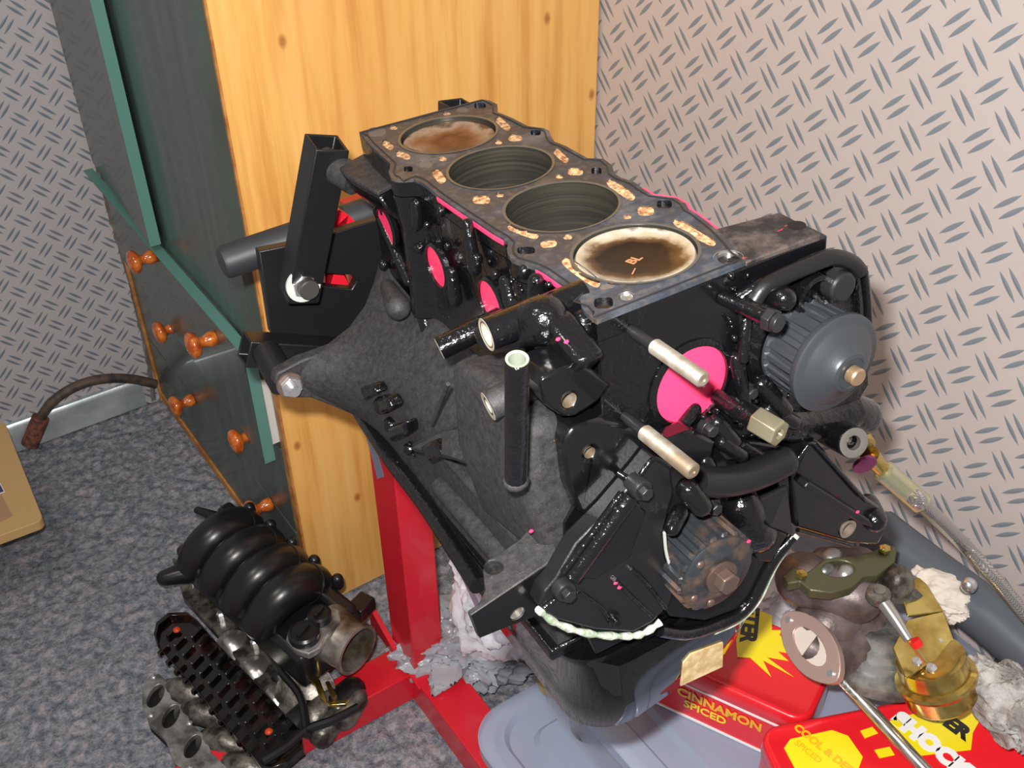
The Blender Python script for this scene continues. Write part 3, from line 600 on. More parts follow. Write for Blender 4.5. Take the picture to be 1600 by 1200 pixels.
# lower braided hose from the turbo
hh = [U(x, y, z=z) for x, y, z in ((1302, 1048, -.56), (1345, 1093, -.575), (1395, 1148, -.585), (1450, 1208, -.595), (1500, 1262, -.60))]
h2 = thing('braided_hose', 'thin braided steel hose crossing the nearest red tin', 'hose', loc=hh[0])
put(M().tube(spline(hh, 8), .0068, 16), 'braid', braid, h2); put(M().cyl(hh[0]+V(-.006, .006, .006), hh[0]+(hh[1]-hh[0])*.12, .009, n=16), 'ferrule', alud, h2)

# ---------------------------------------------------------------- engine parts on the carpet at the left
g = thing('intake_manifold', 'black plastic intake manifold with four curved runners and a metal throttle body on the carpet', 'engine part', loc=U(400, 900, z=FZ+.03))
A_ = U(338, 846, z=-.86); B_ = U(476, 966, z=-.86); ax_ = (B_-A_).normalized(); nx = V(-ax_.y, ax_.x, 0); nx = nx if nx.x > 0 else -nx
Lr = (B_-A_).length
for i in range(4):
    c0 = A_+ax_*(Lr*(i*.255+.02))
    P_ = []
    for k in range(17):
        t = k/16; a_ = -0.5+3.3*t; P_.append(c0+nx*(.054*math.cos(a_)-.0)+V(0, 0, .066*math.sin(a_)-.03)+ax_*(.018*math.sin(a_*1.0)))
    put(M().tube(P_, [.0265+.004*math.sin(PI*k/16) for k in range(17)], 20), 'runner', plast, g, smooth=60)
    put(M().tube([p+V(0, 0, .0) for p in P_[5:8]], [.0318]*3, 20), 'runner_band', plast, g, smooth=50)
for i in range(3):
    c0 = A_+ax_*(Lr*(i*.255+.147)); put(M().box(c0+V(0, 0, -.02), (.10, .004, .09), ax=Matrix((nx, ax_, V(0, 0, 1))).transposed()), 'web', plast, g)
rA = Matrix((ax_, nx, V(0, 0, 1))).transposed()
put(M().box((A_+B_)/2+V(0, 0, -.045), (Lr+.10, .10, .07), ax=rA), 'inner_body', plast, g, bevel=.01)
put(M().box((A_+B_)/2+nx*.048+V(0, 0, -.005), (Lr+.10, .028, .045), ax=rA), 'plenum', plast, g, bevel=.008)
for i in range(5): put(M().capsule(A_+ax_*(Lr*i*.245)+nx*.068+V(0, 0, .015), A_+ax_*(Lr*i*.245)+nx*.068+V(0, 0, .026), .009), 'boss', plast, g)
put(M().capsule(A_+nx*.025+ax_*-.02+V(0, 0, .02), A_+nx*.01+ax_*-.062+V(0, 0, .02), .009, .006), 'spigot', plast, g)
put(M().capsule(A_-nx*.04+ax_*-.02+V(0, 0, -.05), A_-nx*.08-ax_*.04+V(0, 0, -.05), .020, .013), 'spigot', plast, g)
e_ = B_+ax_*.030
put(M().box(e_+nx*.015+V(0, 0, -.03), (.06, .095, .07), ax=rA), 'plenum_end', plast, g, bevel=.010)
sp_ = U(505, 925, z=-.88); put(M().cyl(sp_, U(520, 905, z=-.86), .008), 'hose_spigot', plast, g)
tz = V(0, 0, 1)
plt = [U(x, y, z=-.82) for x, y in ((474, 968), (497, 948), (515, 946), (530, 952), (532, 968), (510, 990), (500, 1012), (482, 1022), (462, 1016), (446, 1000), (450, 985))]
tpl = put(M().prism(plt, (0, 0, -.012)), 'sensor_plate', alu, g, bevel=.002)
for p, r in (((500, 966), .017), ((476, 995), .022)):
    c = U(*p, z=-.819); put(M().lathe(c, (0, 0, 1), [(r, 0), (r, .010), (r*.85, .013), (r*.8, .011)], 24).box(c+V(0, 0, .013), (r*1.1, .005, .006), rz=.5), 'sensor_cap', plast, tpl)
tb0, tb1 = U(508, 985, z=-.865), U(559, 1016, z=-.865); td = (tb1-tb0); td.z -= .0
l_ = td.length
put(M().lathe(tb0, td, [(.042, 0), (.042, l_*.25), (.038, l_*.35), (.036, l_*.85), (.039, l_*.88), (.039, l_), (.034, l_), (.033, l_-.04), (.01, l_-.041)], 40), 'throttle_body', simple('oily_aluminium_tube', (138, 130, 118), .35, metal=.7, var=(14, (100, 84, 62), (176, 172, 164))), g)
c = U(565, 948, z=-.88); put(M().box(c, (.035, .028, .025), rz=.4), 'connector', plast, g, bevel=.003); put(M().ball(U(552, 962, z=-.90), (.014, .014, .012)), 'brass_screw', gold, g)
# long aluminium flange under the manifold, with bright round port covers
fl2 = thing('cylinder_head_rail', 'long oily aluminium rail with round ports beside the black slotted tray', 'engine part', loc=U(400, 1010, z=FZ+.02))
rp = [(268, 870), (300, 880), (345, 940), (400, 1000), (450, 1060), (470, 1100), (430, 1110), (395, 1060), (340, 990), (285, 930)]
put(M().prism([U(x, y, z=-.965) for x, y in rp], (0, 0, -.02)), 'rail', alud, fl2, bevel=.003)
for px, py in ((362, 1008), (396, 1050), (432, 1095), (462, 1128)):
    c = U(px, py, z=-.97); put(M().lathe(c, (-.2, -.2, 1), [(.026, -.02), (.026, 0), (.020, .004), (.012, .012), (.003, .014)], 24), 'port_cover', steel, fl2)
for px, py in ((302, 905), (330, 918), (345, 960), (380, 965), (398, 1003)):
    c = U(px, py, z=-.955); put(M().lathe(c, (0, 0, 1), [(.007, -.01), (.007, .003), (.004, .005)], 6), 'bolt', zinc, fl2)
# coil / bracket lump near the stand foot
id_ = thing('throttle_linkage', 'oily throttle linkage with a brass plate, lying against the red foot', 'engine part', loc=U(505, 1090, z=FZ+.02))
put(M().lathe(U(478, 1085, z=-.96), (-.3, -.5, .8), [(.04, -.03), (.045, 0), (.045, .006), (.03, .010), (.012, .014)], 28), 'cam_disc', alud, id_)
for k, (px, py, r) in enumerate(((505, 1115, .026), (540, 1100, .028), (515, 1140, .020), (470, 1130, .022), (548, 1112, .022), (450, 1055, .018))):
    c = U(px, py, z=-.975); put(M().capsule(c+V(-.012, 0, 0), c+V(.016, .01, .006), r, r*.8), 'linkage_body', plast if k % 2 else alud, id_, smooth=50)
ang_ = [U(x, y, z=-.93) for x, y in ((466, 1040), (500, 1062), (512, 1096), (530, 1094), (546, 1092), (540, 1100), (515, 1102), (500, 1090), (492, 1070), (466, 1048))]
put(M().prism(ang_, (0, 0, -.006)), 'brass_plate', gold, id_, bevel=.0008); put(M().prism([U(x, y, z=-.925) for x, y in ((508, 1066), (514, 1064), (526, 1086), (520, 1092))], (0, 0, -.01)), 'brass_tab', gold, id_)
put(M().tube(spline([U(x, y, z=-.94) for x, y in ((420, 1010), (440, 1050), (470, 1090), (480, 1150))], 6), .006, 8), 'cable', plast, id_)
put(M().tube(spline([U(x, y, z=-.94) for x, y in ((560, 1105), (520, 1125), (480, 1140), (450, 1165), (410, 1190))], 6), .0065, 8), 'cable', plast, id_)
# black slotted tray
ty = thing('slotted_oil_tray', 'oily black tray full of slots lying on top of the aluminium ports', 'engine part', loc=U(350, 1070, z=FZ+.03))
zt_ = -.945; to = [(240, 990), (244, 972), (262, 957), (292, 956), (308, 968), (340, 1005), (400, 1066), (445, 1115), (470, 1140), (474, 1170), (450, 1190), (425, 1200), (408, 1196), (350, 1130), (290, 1058), (246, 1010)]
tro = [U(x, y, z=zt_) for x, y in to]; cen = sum(tro, V(0, 0, 0))/len(tro)
put(M().prism([p-V(0, 0, .014) for p in tro], (0, 0, .004)), 'tray_floor', oilblk, ty)
ins = [cen+(p-cen)*.955 for p in tro]
put(M().prism(tro, (0, 0, -.012), holes=[ins]), 'tray_rim', oilblk, ty, bevel=.0008)
a0, a1 = U(268, 984, z=zt_), U(437, 1168, z=zt_); d_ = (a1-a0).normalized(); s__ = V(-d_.y, d_.x, 0); nrow = 13; La = (a1-a0).length
for i in range(nrow):
    for j in (-1, 0, 1):
        c = a0+d_*(La*(i+.15*j)/(nrow-1))+s__*(j*.027)+V(0, 0, -.007)
        if i in (0, nrow-1) and j: continue
        put(M().box(c, (.0055, .021, .009), ax=Matrix(((d_*.95+s__*.3).normalized(), (s__*.95-d_*.3).normalized(), V(0, 0, 1))).transposed()), 'slat', oilblk, ty)
for p in ((276, 984), (420, 1143)): put(M().ball(U(*p, z=zt_-.004), (.006, .006, .004)), 'orange_seal', simple('orange_seal', (200, 70, 30), .4), ty)
# four-port aluminium runners
po = thing('port_runners', 'grey aluminium casting with four dark oval ports at the bottom left', 'engine part', loc=U(300, 1150, z=FZ+.02))
zp = -.965; cs = [(243, 1087), (267, 1119), (301, 1166), (334, 1204)]
oc = [U(x, y, z=zp) for x, y in ((232, 1058), (248, 1052), (262, 1066), (268, 1092), (290, 1104), (298, 1130), (322, 1150), (330, 1175), (356, 1200), (362, 1240), (330, 1250), (305, 1215), (272, 1192), (258, 1155), (232, 1130), (222, 1100), (222, 1075))]
hl_ = []
for c in cs:
    p = U(*c, z=zp); hl_.append([p+V(.021*math.cos(t*PI/9)*.55+.010*math.sin(t*PI/9)*0, .021*math.sin(t*PI/9), 0) for t in range(18)])
hl2 = []
for c in cs: hl2.append([U(c[0]+11*math.cos(t*PI/9)*.83+21*math.sin(t*PI/9)*.5, c[1]+11*math.cos(t*PI/9)*.5-21*math.sin(t*PI/9)*.83, z=zp) for t in range(18)])
put(M().prism(oc, (0, 0, -.010), holes=hl2[:3]), 'port_flange', alu, po, bevel=.001)
put(M().prism([p-V(0, 0, .02) for p in oc], (0, 0, .002)), 'port_inside', simple('port_shade_black', (9, 7, 6), .7), po)  # near-black plate paints the shade deep inside the ports
for i, c in enumerate(cs):
    p = U(c[0]+12, c[1]-4, z=zp-.02); e2_ = U(c[0]+85, c[1]+5, z=zp-.02)
    put(M().tube(spline([p+V(.01, 0, -.004), (p+e2_)/2+V(0, 0, .012), e2_], 6), .020, 14), 'runner', alud, po, smooth=60)
for p in ((240, 1058), (236, 1118), (296, 1130), (328, 1158), (297, 1200)): put(M().ball(U(*p, z=zp+.001), (.0045, .0045, .003)), 'stud', zinc, po)
# ---------------------------------------------------------------- engine block (block frame)
EB = BF @ Matrix.Translation(V(0, 0, -.30))
en = thing('engine_block', 'glossy black painted four cylinder engine block with bare deck and pink core plugs', 'engine', EB)
def E(mb, name, mat, par=None, **k): return put(mb, name, mat, par or en, BF, **k)
def poly(px, **k): return [L(x, y, **k) for x, y in px]
PITCH_B, RB = .0918, .0402
left = [(561, 206), (568, 214), (578, 226), (594, 241), (610, 256), (609, 263), (607, 269), (611, 277), (619, 280), (632, 280), (646, 279), (654, 282), (661, 286), (671, 294), (683, 304), (700, 316), (722, 331), (745, 346), (770, 363), (786, 372), (795, 380), (792, 387), (793, 397), (801, 406), (815, 411), (827, 414), (838, 418), (850, 424), (880, 445), (903, 461), (907, 470), (909, 481), (918, 491), (932, 501)]
front = [(1283, 365)]
right = [(1218, 331), (1119, 357), (1104, 345), (1088, 333), (1077, 327), (1072, 318), (1057, 309), (1038, 306), (1020, 304), (1004, 294), (992, 285), (969, 277), (960, 271), (956, 258), (943, 248), (918, 247), (900, 237), (884, 228), (866, 221), (861, 213), (858, 204), (849, 200), (825, 197), (800, 184), (777, 175), (777, 163), (765, 157), (752, 155)]
outl = [V(p.x, p.y, 0) for p in poly(left+front+right, z=0)]
deck_out = [V(p.x, p.y, 0) for p in poly(left+[(1165, 409), (1150, 392), (1140, 378), (1119, 357)]+right[2:], z=0)]
bores = [V(0, (1.5-i)*PITCH_B, 0) for i in range(4)]
holes = [circ(b, RB+.0002, 64) for b in bores]
# passages: (px, py, half long, half short, angle in image deg, kind)
PS = [(615, 199, 6, 3.2, 0, 'c'), (589, 206, 14, 6.5, -5, 'g'), (606, 226, 10, 5, 35, 'c'), (630, 242, 12, 5, 18, 'c'), (692, 248, 6, 3.2, 0, 'c'), (665, 256, 11, 5, 0, 'g'), (686, 275, 13, 6.5, 52, 'c'), (638, 264, 7, 4, 0, 'h'),
      (752, 312, 14, 6, 0, 'c'), (781, 304, 6, 3.5, 0, 'c'), (698, 177, 6, 3, 0, 'c'), (722, 171, 9, 4, 0, 'g'), (750, 165, 9, 4.5, 0, 'h'), (786, 193, 14, 5.5, 42, 'c'), (805, 215, 11, 5, -3, 'c'), (779, 222, 5.5, 3, 0, 'c'), (877, 243, 14, 5.5, 42, 'c'), (899, 268, 12, 5.5, 0, 'c'), (874, 276, 5.5, 3, 0, 'c'), (837, 207, 8, 4, 0, 'h'),
      (817, 361, 26, 6, 20, 'c'), (857, 380, 13, 6, -5, 'c'), (887, 370, 7, 3.5, 0, 'c'), (822, 391, 14, 5.5, 0, 'h'), (932, 267, 8, 5, 0, 'h'), (970, 296, 26, 6.5, 34, 'c'), (1009, 329, 13, 7, -3, 'c'), (980, 338, 6.5, 3.6, 0, 'c'), (1038, 319, 12, 6, 0, 'h'),
      (1085, 363, 38, 6.5, 30, 'c'), (1138, 402, 17, 9, 0, 'h'), (979, 463, 10, 5.5, 0, 'h'), (943, 473, 15, 8, -5, 'h'), (908, 425, 36, 8, 36, 'c'), (949, 447, 12, 4, -10, 'g')]
def pas(px, py, a, b, an, f=1.0, n=18):
    an = math.radians(an); out = []
    for i in range(n):
        t = 2*PI*i/n; sg = lambda v: (abs(v)**.62)*(1 if v > 0 else -1); x, y = a*f*sg(math.cos(t)), b*f*1.12*sg(math.sin(t))
        p = L(px+x*math.cos(an)-y*math.sin(an), py+x*math.sin(an)+y*math.cos(an), z=0); out.append(V(p.x, p.y, 0))
    return out
hp2 = [pas(*p[:5]) for p in PS]
E(M().prism(deck_out, (0, 0, -.0028), holes=holes+hp2), 'deck_face', deck_m, label='machined deck face with blue-grey gasket residue')
# gasket print: a slightly raised second outline ring
cen = V(0, 0, 0)
def inset(pl, d):
    out = []; n = len(pl)
    for i in range(n):
        a, b, c = pl[i-1], pl[i], pl[(i+1) % n]; t = (c-a).normalized(); nn = V(t.y, -t.x, 0); s_ = -1 if (b+nn*.001-cen).length > (b-cen).length else 1
        out.append(b+nn*d*s_)
    return out
gl = [p+V(0, 0, .0003) for p in inset(deck_out, .004)]
E(M().tube([p for p in gl]+[gl[0]], .0007, 6), 'gasket_trace', simple('gasket_trace_line', (52, 50, 50), .4, metal=.4))
for i, b in enumerate(bores): E(M().lathe(b+V(0, 0, .0003), (0, 0, -1), [(RB+.0022, -.0002), (RB+.0008, -.0004), (RB, .0), (RB, .0008), (RB+.0022, .0008)], 64, closed=True), 'fire_ring', simple('fire_ring', (120, 122, 116), .3, metal=.7) if i == 0 else bpy.data.materials['fire_ring'])
for p, hp_l in zip(PS, hp2):
    mt = {'c': copper, 'g': greyp, 'h': holem}[p[5]]; dp = {'c': -.0014, 'g': -.0006, 'h': -.012}[p[5]]
    fl0 = [q+V(0, 0, dp) for q in hp_l]
    q = M().loft([[v+V(0, 0, -.0003) for v in pas(*p[:5], f=1.0)], [v+V(0, 0, dp) for v in pas(*p[:5], f=1.0)]], caps=False).prism(fl0, (0, 0, -.0006))
    if p[5] == 'c' and p[2] > 20: q.box(sum(fl0, V(0, 0, 0))/len(fl0)+V(0, 0, .0005), (.0012, .006, .0014), rz=.8)
    E(q, 'bolt_hole' if p[5] == 'h' else 'coolant_passage', mt)
c = V(*L(1138, 402, z=0)); E(M().lathe(V(c.x, c.y, .0002), (0, 0, -1), [(.0095, 0), (.0078, .0012), (.0074, .01), (.0005, .0102)], 28, closed=True), 'bolt_hole', steel)
c = V(*L(979, 463, z=0)); E(M().lathe(V(c.x, c.y, .0002), (0, 0, -1), [(.0052, 0), (.0042, .002), (.0005, .003)], 20, closed=True), 'dowel_hole', steel)
# bores, pistons
for i, b in enumerate(bores):
    dp = [.0035, .125, .125, .0012][i]
    E(M().lathe(b, (0, 0, -1), [(RB, 0), (RB, .13)], 64, closed=True), 'cylinder_bore', bore_m, smooth=60)
    if i == 3: mt = crown('carbon_and_bare_crown', [(.0, lin((38, 28, 22))), (.52, lin((34, 24, 18))), (.68, lin((92, 66, 40))), (.80, lin((176, 160, 132))), (.93, lin((196, 190, 176))), (1.0, lin((120, 104, 84)))], b, .32)
    elif i == 0: mt = crown('red_brown_oiled_crown', [(.0, lin((112, 72, 50))), (.3, lin((78, 40, 26))), (.6, lin((120, 84, 62))), (.85, lin((150, 130, 112))), (1.0, lin((80, 62, 44)))], b, .5)
    else: mt = crown('oiled_dark_crown', [(0, lin((58, 58, 50))), (1, lin((84, 82, 70)))], b, .3)
    mt.node_tree.nodes  # coordinates are object based; the root sits .30 below the deck
    z0 = -dp
    pr = E(M().lathe(b+V(0, 0, z0-.02), (0, 0, 1), [(RB-.0006, 0), (RB-.0006, .0185), (RB-.0018, .020), (RB-.0045, .020), (RB-.0055, .0192), (.033, .0190), (.031, .0178), (.006, .0178)], 64), 'piston', mt, smooth=50)
    if i == 3:
        e1_ = (L(1008, 396, z=z0)-L(990, 408, z=z0)); e1_.z = 0; e1_.normalize(); e2_ = V(-e1_.y, e1_.x, 0); o_ = L(989, 409, z=z0)
        o_ = V(o_.x, o_.y, z0-.0020)
        E(M().text('BL', lambda v: o_+e1_*v.x+e2_*v.y+V(0, 0, v.z), .010, .0002, .0001).prism([o_+V(-.008, -.010, 0), o_+V(-.007, -.0105, 0), o_+V(-.0015, -.0055, 0), o_+V(-.0022, -.005, 0)], (0, 0, .0003)), 'piston_mark', simple('scratched_mark', (190, 140, 100), .4, metal=.3), pr)
# block casting: jacket below the deck follows the wavy outline
jack = M().prism([p+V(0, 0, -.0028) for p in deck_out], (0, 0, -.012), holes=[circ(b, RB+.0025, 40) for b in bores])
def sh(z, s, lobes=1.0): return [V(p.x*s, p.y, z) for p in deck_out]
jk = M().loft([sh(-.016, .995), sh(-.05, .96), sh(-.085, .965), sh(-.12, 1.0)])
E(jack, 'block_rim', gloss, smooth=50)
sk_ = M().loft([sh(-.0155, .999), sh(-.045, .975), sh(-.09, .98), sh(-.125, 1.02)], caps=False)
E(sk_, 'water_jacket', gloss, smooth=60)
# pink overspray band along the deck edge
for seg in ((14, 20), (26, 30)):
    pts = [V(p.x-.0006, p.y, -.0012) for p in outl[seg[0]:seg[1]]]
    E(M().loft([[p, p+V(-.0004, 0, -.0012), p+V(0, 0, -.0042), p+V(.002, 0, -.003)] for p in pts]), 'pink_overspray', pink)
pr_ = [V(p.x+.0006, p.y, -.0012) for p in poly([(1119, 357), (1104, 345), (1088, 333), (1077, 327), (1072, 318), (1057, 309), (1038, 306), (1020, 304), (1004, 294)], z=0)]
E(M().tube(pr_, .0016, 6), 'pink_overspray', pink)
# pad at the right front
pad = poly([(1150, 392), (1140, 378), (1119, 357), (1218, 331), (1283, 365), (1165, 409)], z=0)
padm = N('dusty_pad_with_pink_marks'); n1 = padm.noise(45, 5, rough=.7); c_ = padm.ramp(n1, [(.42, lin((34, 33, 33))), (.6, lin((86, 76, 72)))]); nn_ = padm.noise(40, 3, vec=padm.map((1, 3, 1)))
c_ = padm.mix(padm.ramp(nn_, [(.64, (0, 0, 0, 1)), (.68, (1, 1, 1, 1))]), c_, lin((225, 40, 85))); padm.l(c_, padm.b.inputs['Base Color']); padm.b.inputs['Roughness'].default_value = .55
E(M().prism(pad, (0, 0, -.024)), 'cast_pad', [padm.m], bevel=.0012)
q_ = L(1245, 352, z=0); E(M().lathe(V(q_.x, q_.y, .0003), (0, 0, -1), [(.006, 0), (.005, .0001), (.0005, .0002)], 20), 'bolt_hole', holem)
# front face
fp = [V(L(932, 501, z=0).x, 0, 0), ]
xl = outl[len(left)-1].x; fx = .112
FY = -.1935
frontpoly = [V(xl, FY, -.003), V(fx, FY, -.003), V(fx, FY, -.024), V(.095, FY, -.05), V(.10, FY, -.12), V(.10, FY, -.20), V(.085, FY, -.275), V(-.085, FY, -.275), V(-.105, FY, -.20), V(-.10, FY, -.14), V(xl, FY, -.10)]
plug_c = V(.0015, FY, -.0735)
E(M().prism(frontpoly, (0, .022, 0), holes=[circ(plug_c, .0285, 40, 'y')]), 'front_face', smoothb, bevel=.0015)
# crankcase: lofted side wall that flares to the gearbox flange
prof = {
 -.172: [(-.062, -.120), (-.076, -.130), (-.096, -.142), (-.110, -.165), (-.114, -.20), (-.106, -.245), (-.104, -.272)],
 -.08: [(-.062, -.128), (-.072, -.140), (-.090, -.155), (-.103, -.180), (-.108, -.21), (-.104, -.25), (-.106, -.272)],
 .02: [(-.062, -.130), (-.072, -.142), (-.088, -.158), (-.102, -.182), (-.108, -.21), (-.105, -.25), (-.108, -.272)],
 .10: [(-.062, -.128), (-.072, -.142), (-.090, -.162), (-.106, -.186), (-.112, -.212), (-.108, -.25), (-.108, -.272)],
 .150: [(-.060, -.125), (-.074, -.144), (-.098, -.168), (-.120, -.192), (-.126, -.214), (-.116, -.25), (-.110, -.272)],
 .185: [(-.058, -.118), (-.078, -.146), (-.108, -.176), (-.150, -.192), (-.160, -.214), (-.132, -.250), (-.112, -.273)]}
secs = []
for y, pl in prof.items(): secs.append([V(x, y, z) for x, z in pl]+[V(-x*.8, y, z) for x, z in reversed(pl)])
def resample(ss, k=5):
    out = []; m_ = len(ss[0])
    cols = [spline([s[i] for s in ss], k) for i in range(m_)]
    return [[c[j] for c in cols] for j in range(len(cols[0]))]
def refine(sec, k=3):
    a = sec[:len(sec)//2]; b = sec[len(sec)//2:]; return spline(a, k)+spline(b, k)
E(M().loft([refine(s) for s in resample(secs)]), 'crankcase', dust, smooth=60, label='dusty matt black crankcase side')
# gearbox flange
flp = poly([(640, 380), (700, 520), (720, 680), (640, 725), (604, 692), (560, 652), (515, 633), (486, 622), (462, 622), (440, 614), (429, 600), (432, 584), (470, 564), (520, 546), (553, 520), (578, 486), (592, 450), (600, 420)], y=.19)
E(M().prism(flp, (0, .014, 0)), 'gearbox_flange', dust, bevel=.0018, smooth=50)
# sump rail
E(M().box((-.006, .008, -.2775), (.212, .366, .011)), 'sump_rail', gloss, bevel=.002)
# core plugs
def plug(c, d, r, name='core_plug'):
    q = M().lathe(c, d, [(r*1.14, -.002), (r*1.16, .0012), (r*1.08, .0026), (r*1.0, .0026), (r*.985, -.0035)], 40, closed=True)
    ring = E(q, 'plug_seat', gloss, smooth=40)
    E(M().lathe(c, d, [(r*.99, .0006), (r*.93, -.0001), (r*.86, -.0030), (r*.70, -.0040), (r*.66, -.0028), (.0005, -.0020)], 40), name, pink, smooth=60, label='pink painted core plug')
plug(plug_c+V(0, 0, 0), (0, -1, 0), .0282)
for p in ((604, 355), (683, 416), (768, 472)):
    c = L(*p, x=-.0665); plug(V(-.066, c.y, c.z), (-1, 0, 0), .0168)
# cast details on the left side: ribs and lumps
lum = [((650, 318), (652, 350), .006), ((640, 372), (655, 388), .005), ((655, 400), (640, 420), .005), ((653, 460), (672, 528), .008), ((706, 425), (712, 468), .0065), ((730, 350), (742, 420), .006), ((790, 440), (802, 480), .007), ((838, 440), (838, 480), .008), ((875, 465), (872, 520), .009), ((912, 500), (915, 535), .010), ((800, 470), (845, 520), .009), ((590, 330), (640, 440), .006), ((625, 300), (632, 330), .007)]
for a, b, r in lum: E(M().capsule(L(*a, x=-.064), L(*b, x=-.066), r*.72, r*.85, 16), 'cast_rib', gloss, smooth=60)
for p, r in (((690, 330), .005), ((700, 385), .004), ((640, 345), .005), ((668, 352), .004), ((745, 405), .006), ((775, 430), .005), ((820, 425), .006), ((855, 480), .006), ((600, 415), .006), ((600, 330), .005)):
    E(M().ball(L(*p, x=-.064), (r*.8, r*.7, r*.9)), 'cast_lump', gloss, smooth=60)
bm_ = M()
for k_, (x0_, x1_, y0_, y1_, pl_, n_) in enumerate(((640, 668, 310, 400, dict(x=-.066), 12), (640, 672, 450, 520, dict(x=-.068), 8), (730, 780, 350, 440, dict(x=-.066), 8), (790, 900, 430, 530, dict(x=-.070), 26), (1130, 1200, 430, 470, dict(y=-.197), 10), (1135, 1165, 480, 600, dict(y=-.196), 14), (1175, 1235, 590, 655, dict(y=-.200), 22), (1090, 1160, 640, 730, dict(y=-.203), 18), (600, 650, 690, 725, dict(x=-.116), 8), (1150, 1235, 660, 700, dict(y=-.2), 10))):
    for _ in range(int(n_*.6)):
        r_ = rnd.uniform(.0012, .0026); bm_.ball(L(rnd.uniform(x0_, x1_), rnd.uniform(y0_, y1_), **pl_), (r_, r_*rnd.uniform(.7, 1.3), r_*rnd.uniform(.7, 1.4)), 8)
E(bm_, 'casting_bumps', gloss, smooth=60, kind='stuff')
# upper-left lug of the gearbox face
lg = [L(x, y, z=-.022) for x, y in ((530, 262), (545, 252), (560, 244), (575, 236), (606, 262), (612, 288), (590, 300), (560, 284), (540, 272))]
E(M().prism(lg, (0, 0, -.004)), 'ledge_top', dust, bevel=.001)
lg2 = [p+V(0, 0, -.0041) for p in lg]
E(M().loft([lg2, [p+V(.004, -.002, -.012) for p in lg2], [p+V(.014, -.008, -.026) for p in lg2]]), 'cast_lug', gloss, bevel=.003, smooth=60)
# dusty knuckles and web by the flange
E(M().capsule(L(606, 448, x=-.070), L(622, 480, x=-.082), .007, .011, 18), 'cast_knuckle', dust, smooth=60)
for p, r in (((572, 612), .010), ((600, 632), .010), ((612, 662), .008), ((640, 700), .006)):
    E(M().ball(L(*p, x=-.112), (r, r, r*.8)), 'cast_lump', gloss, smooth=60)
def rib(px, x, th=.006, mat=None): return E(M().prism(poly(px, x=x), (th, 0, 0)), 'cast_web', mat or dust, bevel=.0015)
E(M().tube(spline(poly([(560, 640), (610, 715), (660, 780), (700, 840), (748, 915)], z=-.272), 5), .008, 12), 'lower_rail_bead', gloss, smooth=60)
E(M().prism([L(640, 700, x=-.122), L(735, 650, x=-.104), L(800, 745, x=-.108), L(700, 712, x=-.124)], (.004, 0, -.006)), 'cast_web', dust, bevel=.001)
E(M().capsule(L(700, 715, x=-.106), L(812, 838, x=-.106), .0045, .006, 14), 'cast_web', dust, smooth=60)
E(M().capsule(L(690, 760, x=-.108), L(790, 872, x=-.108), .0085, .010, 14), 'cast_web', dust, smooth=60)
E(M().prism(poly([(655, 700), (672, 690), (690, 712), (670, 722)], x=-.125), (.01, 0, 0)), 'cast_lug', gloss, bevel=.002)
E(M().tube(spline(poly([(672, 700), (720, 708), (768, 742), (808, 790), (832, 845)], x=-.113), 6), .0022, 10), 'cast_ridge', dust, smooth=60)
E(M().tube(spline(poly([(646, 695), (700, 672), (738, 652)], x=-.110), 5), .0018, 8), 'cast_ridge', dust, smooth=60)
E(M().tube(spline(poly([(700, 600), (688, 630), (676, 662)], x=-.108), 5), .0018, 8), 'cast_ridge', dust, smooth=60)
for pl in ([(560, 606), (578, 602), (586, 616), (570, 628)], [(586, 622), (602, 622), (610, 640), (594, 648)], [(604, 668), (630, 660), (632, 680), (608, 690)]):
    E(M().prism(poly(pl, x=-.1215), (.014, 0, 0)), 'cast_block', gloss, bevel=.003, smooth=60)
# three hollow bosses on the left
def boss(px, x, tox, toy, toz, r, ri, mat=gloss):
    a = L(*px, x=x); b = V(tox, a.y+toy, a.z+toz); E(M().pipe(b, a, r, ri, .012, 28), 'hollow_boss', mat, smooth=40)
    E(M().lathe(a, a-b, [(ri*.6, -.0088), (ri*.96, -.0082), (ri-.0002, -.0002), (r*.95, .0004), (r*.99, .0001)], 28, closed=True), 'boss_face', faced)
    return a
boss((687, 545), -.112, -.05, -.012, .016, .0085, .0055)
boss((760, 523), -.118, -.05, -.004, .004, .0108, .008)
boss((763, 635), -.128, -.06, -.006, .012, .0098, .005, dust)
E(M().capsule(L(770, 520, x=-.10), L(850, 500, x=-.085), .012, .016, 18), 'cast_arm', gloss, smooth=60)
E(M().prism(poly([(820, 500), (850, 498), (905, 570), (880, 600), (860, 600), (835, 560)], x=-.09), (.02, 0, 0)), 'cast_arm', gloss, bevel=.004)
# dipstick tube
ta = L(806, 752, x=-.134); tb_ = L(808, 562, x=-.138)
E(M().pipe(ta, tb_, .0068, .0050, .02, 28), 'dipstick_tube', gloss, smooth=40); E(M().lathe(tb_, tb_-ta, [(.0012, -.0122), (.0048, -.012), (.0048, .0002), (.0064, .0006)], 24, closed=True), 'tube_mouth', simple('tube_mouth_metal', (150, 158, 140), .5, metal=.3))
E(M().ball(ta, (.0085, .0085, .005)), 'tube_foot', dust, smooth=60)
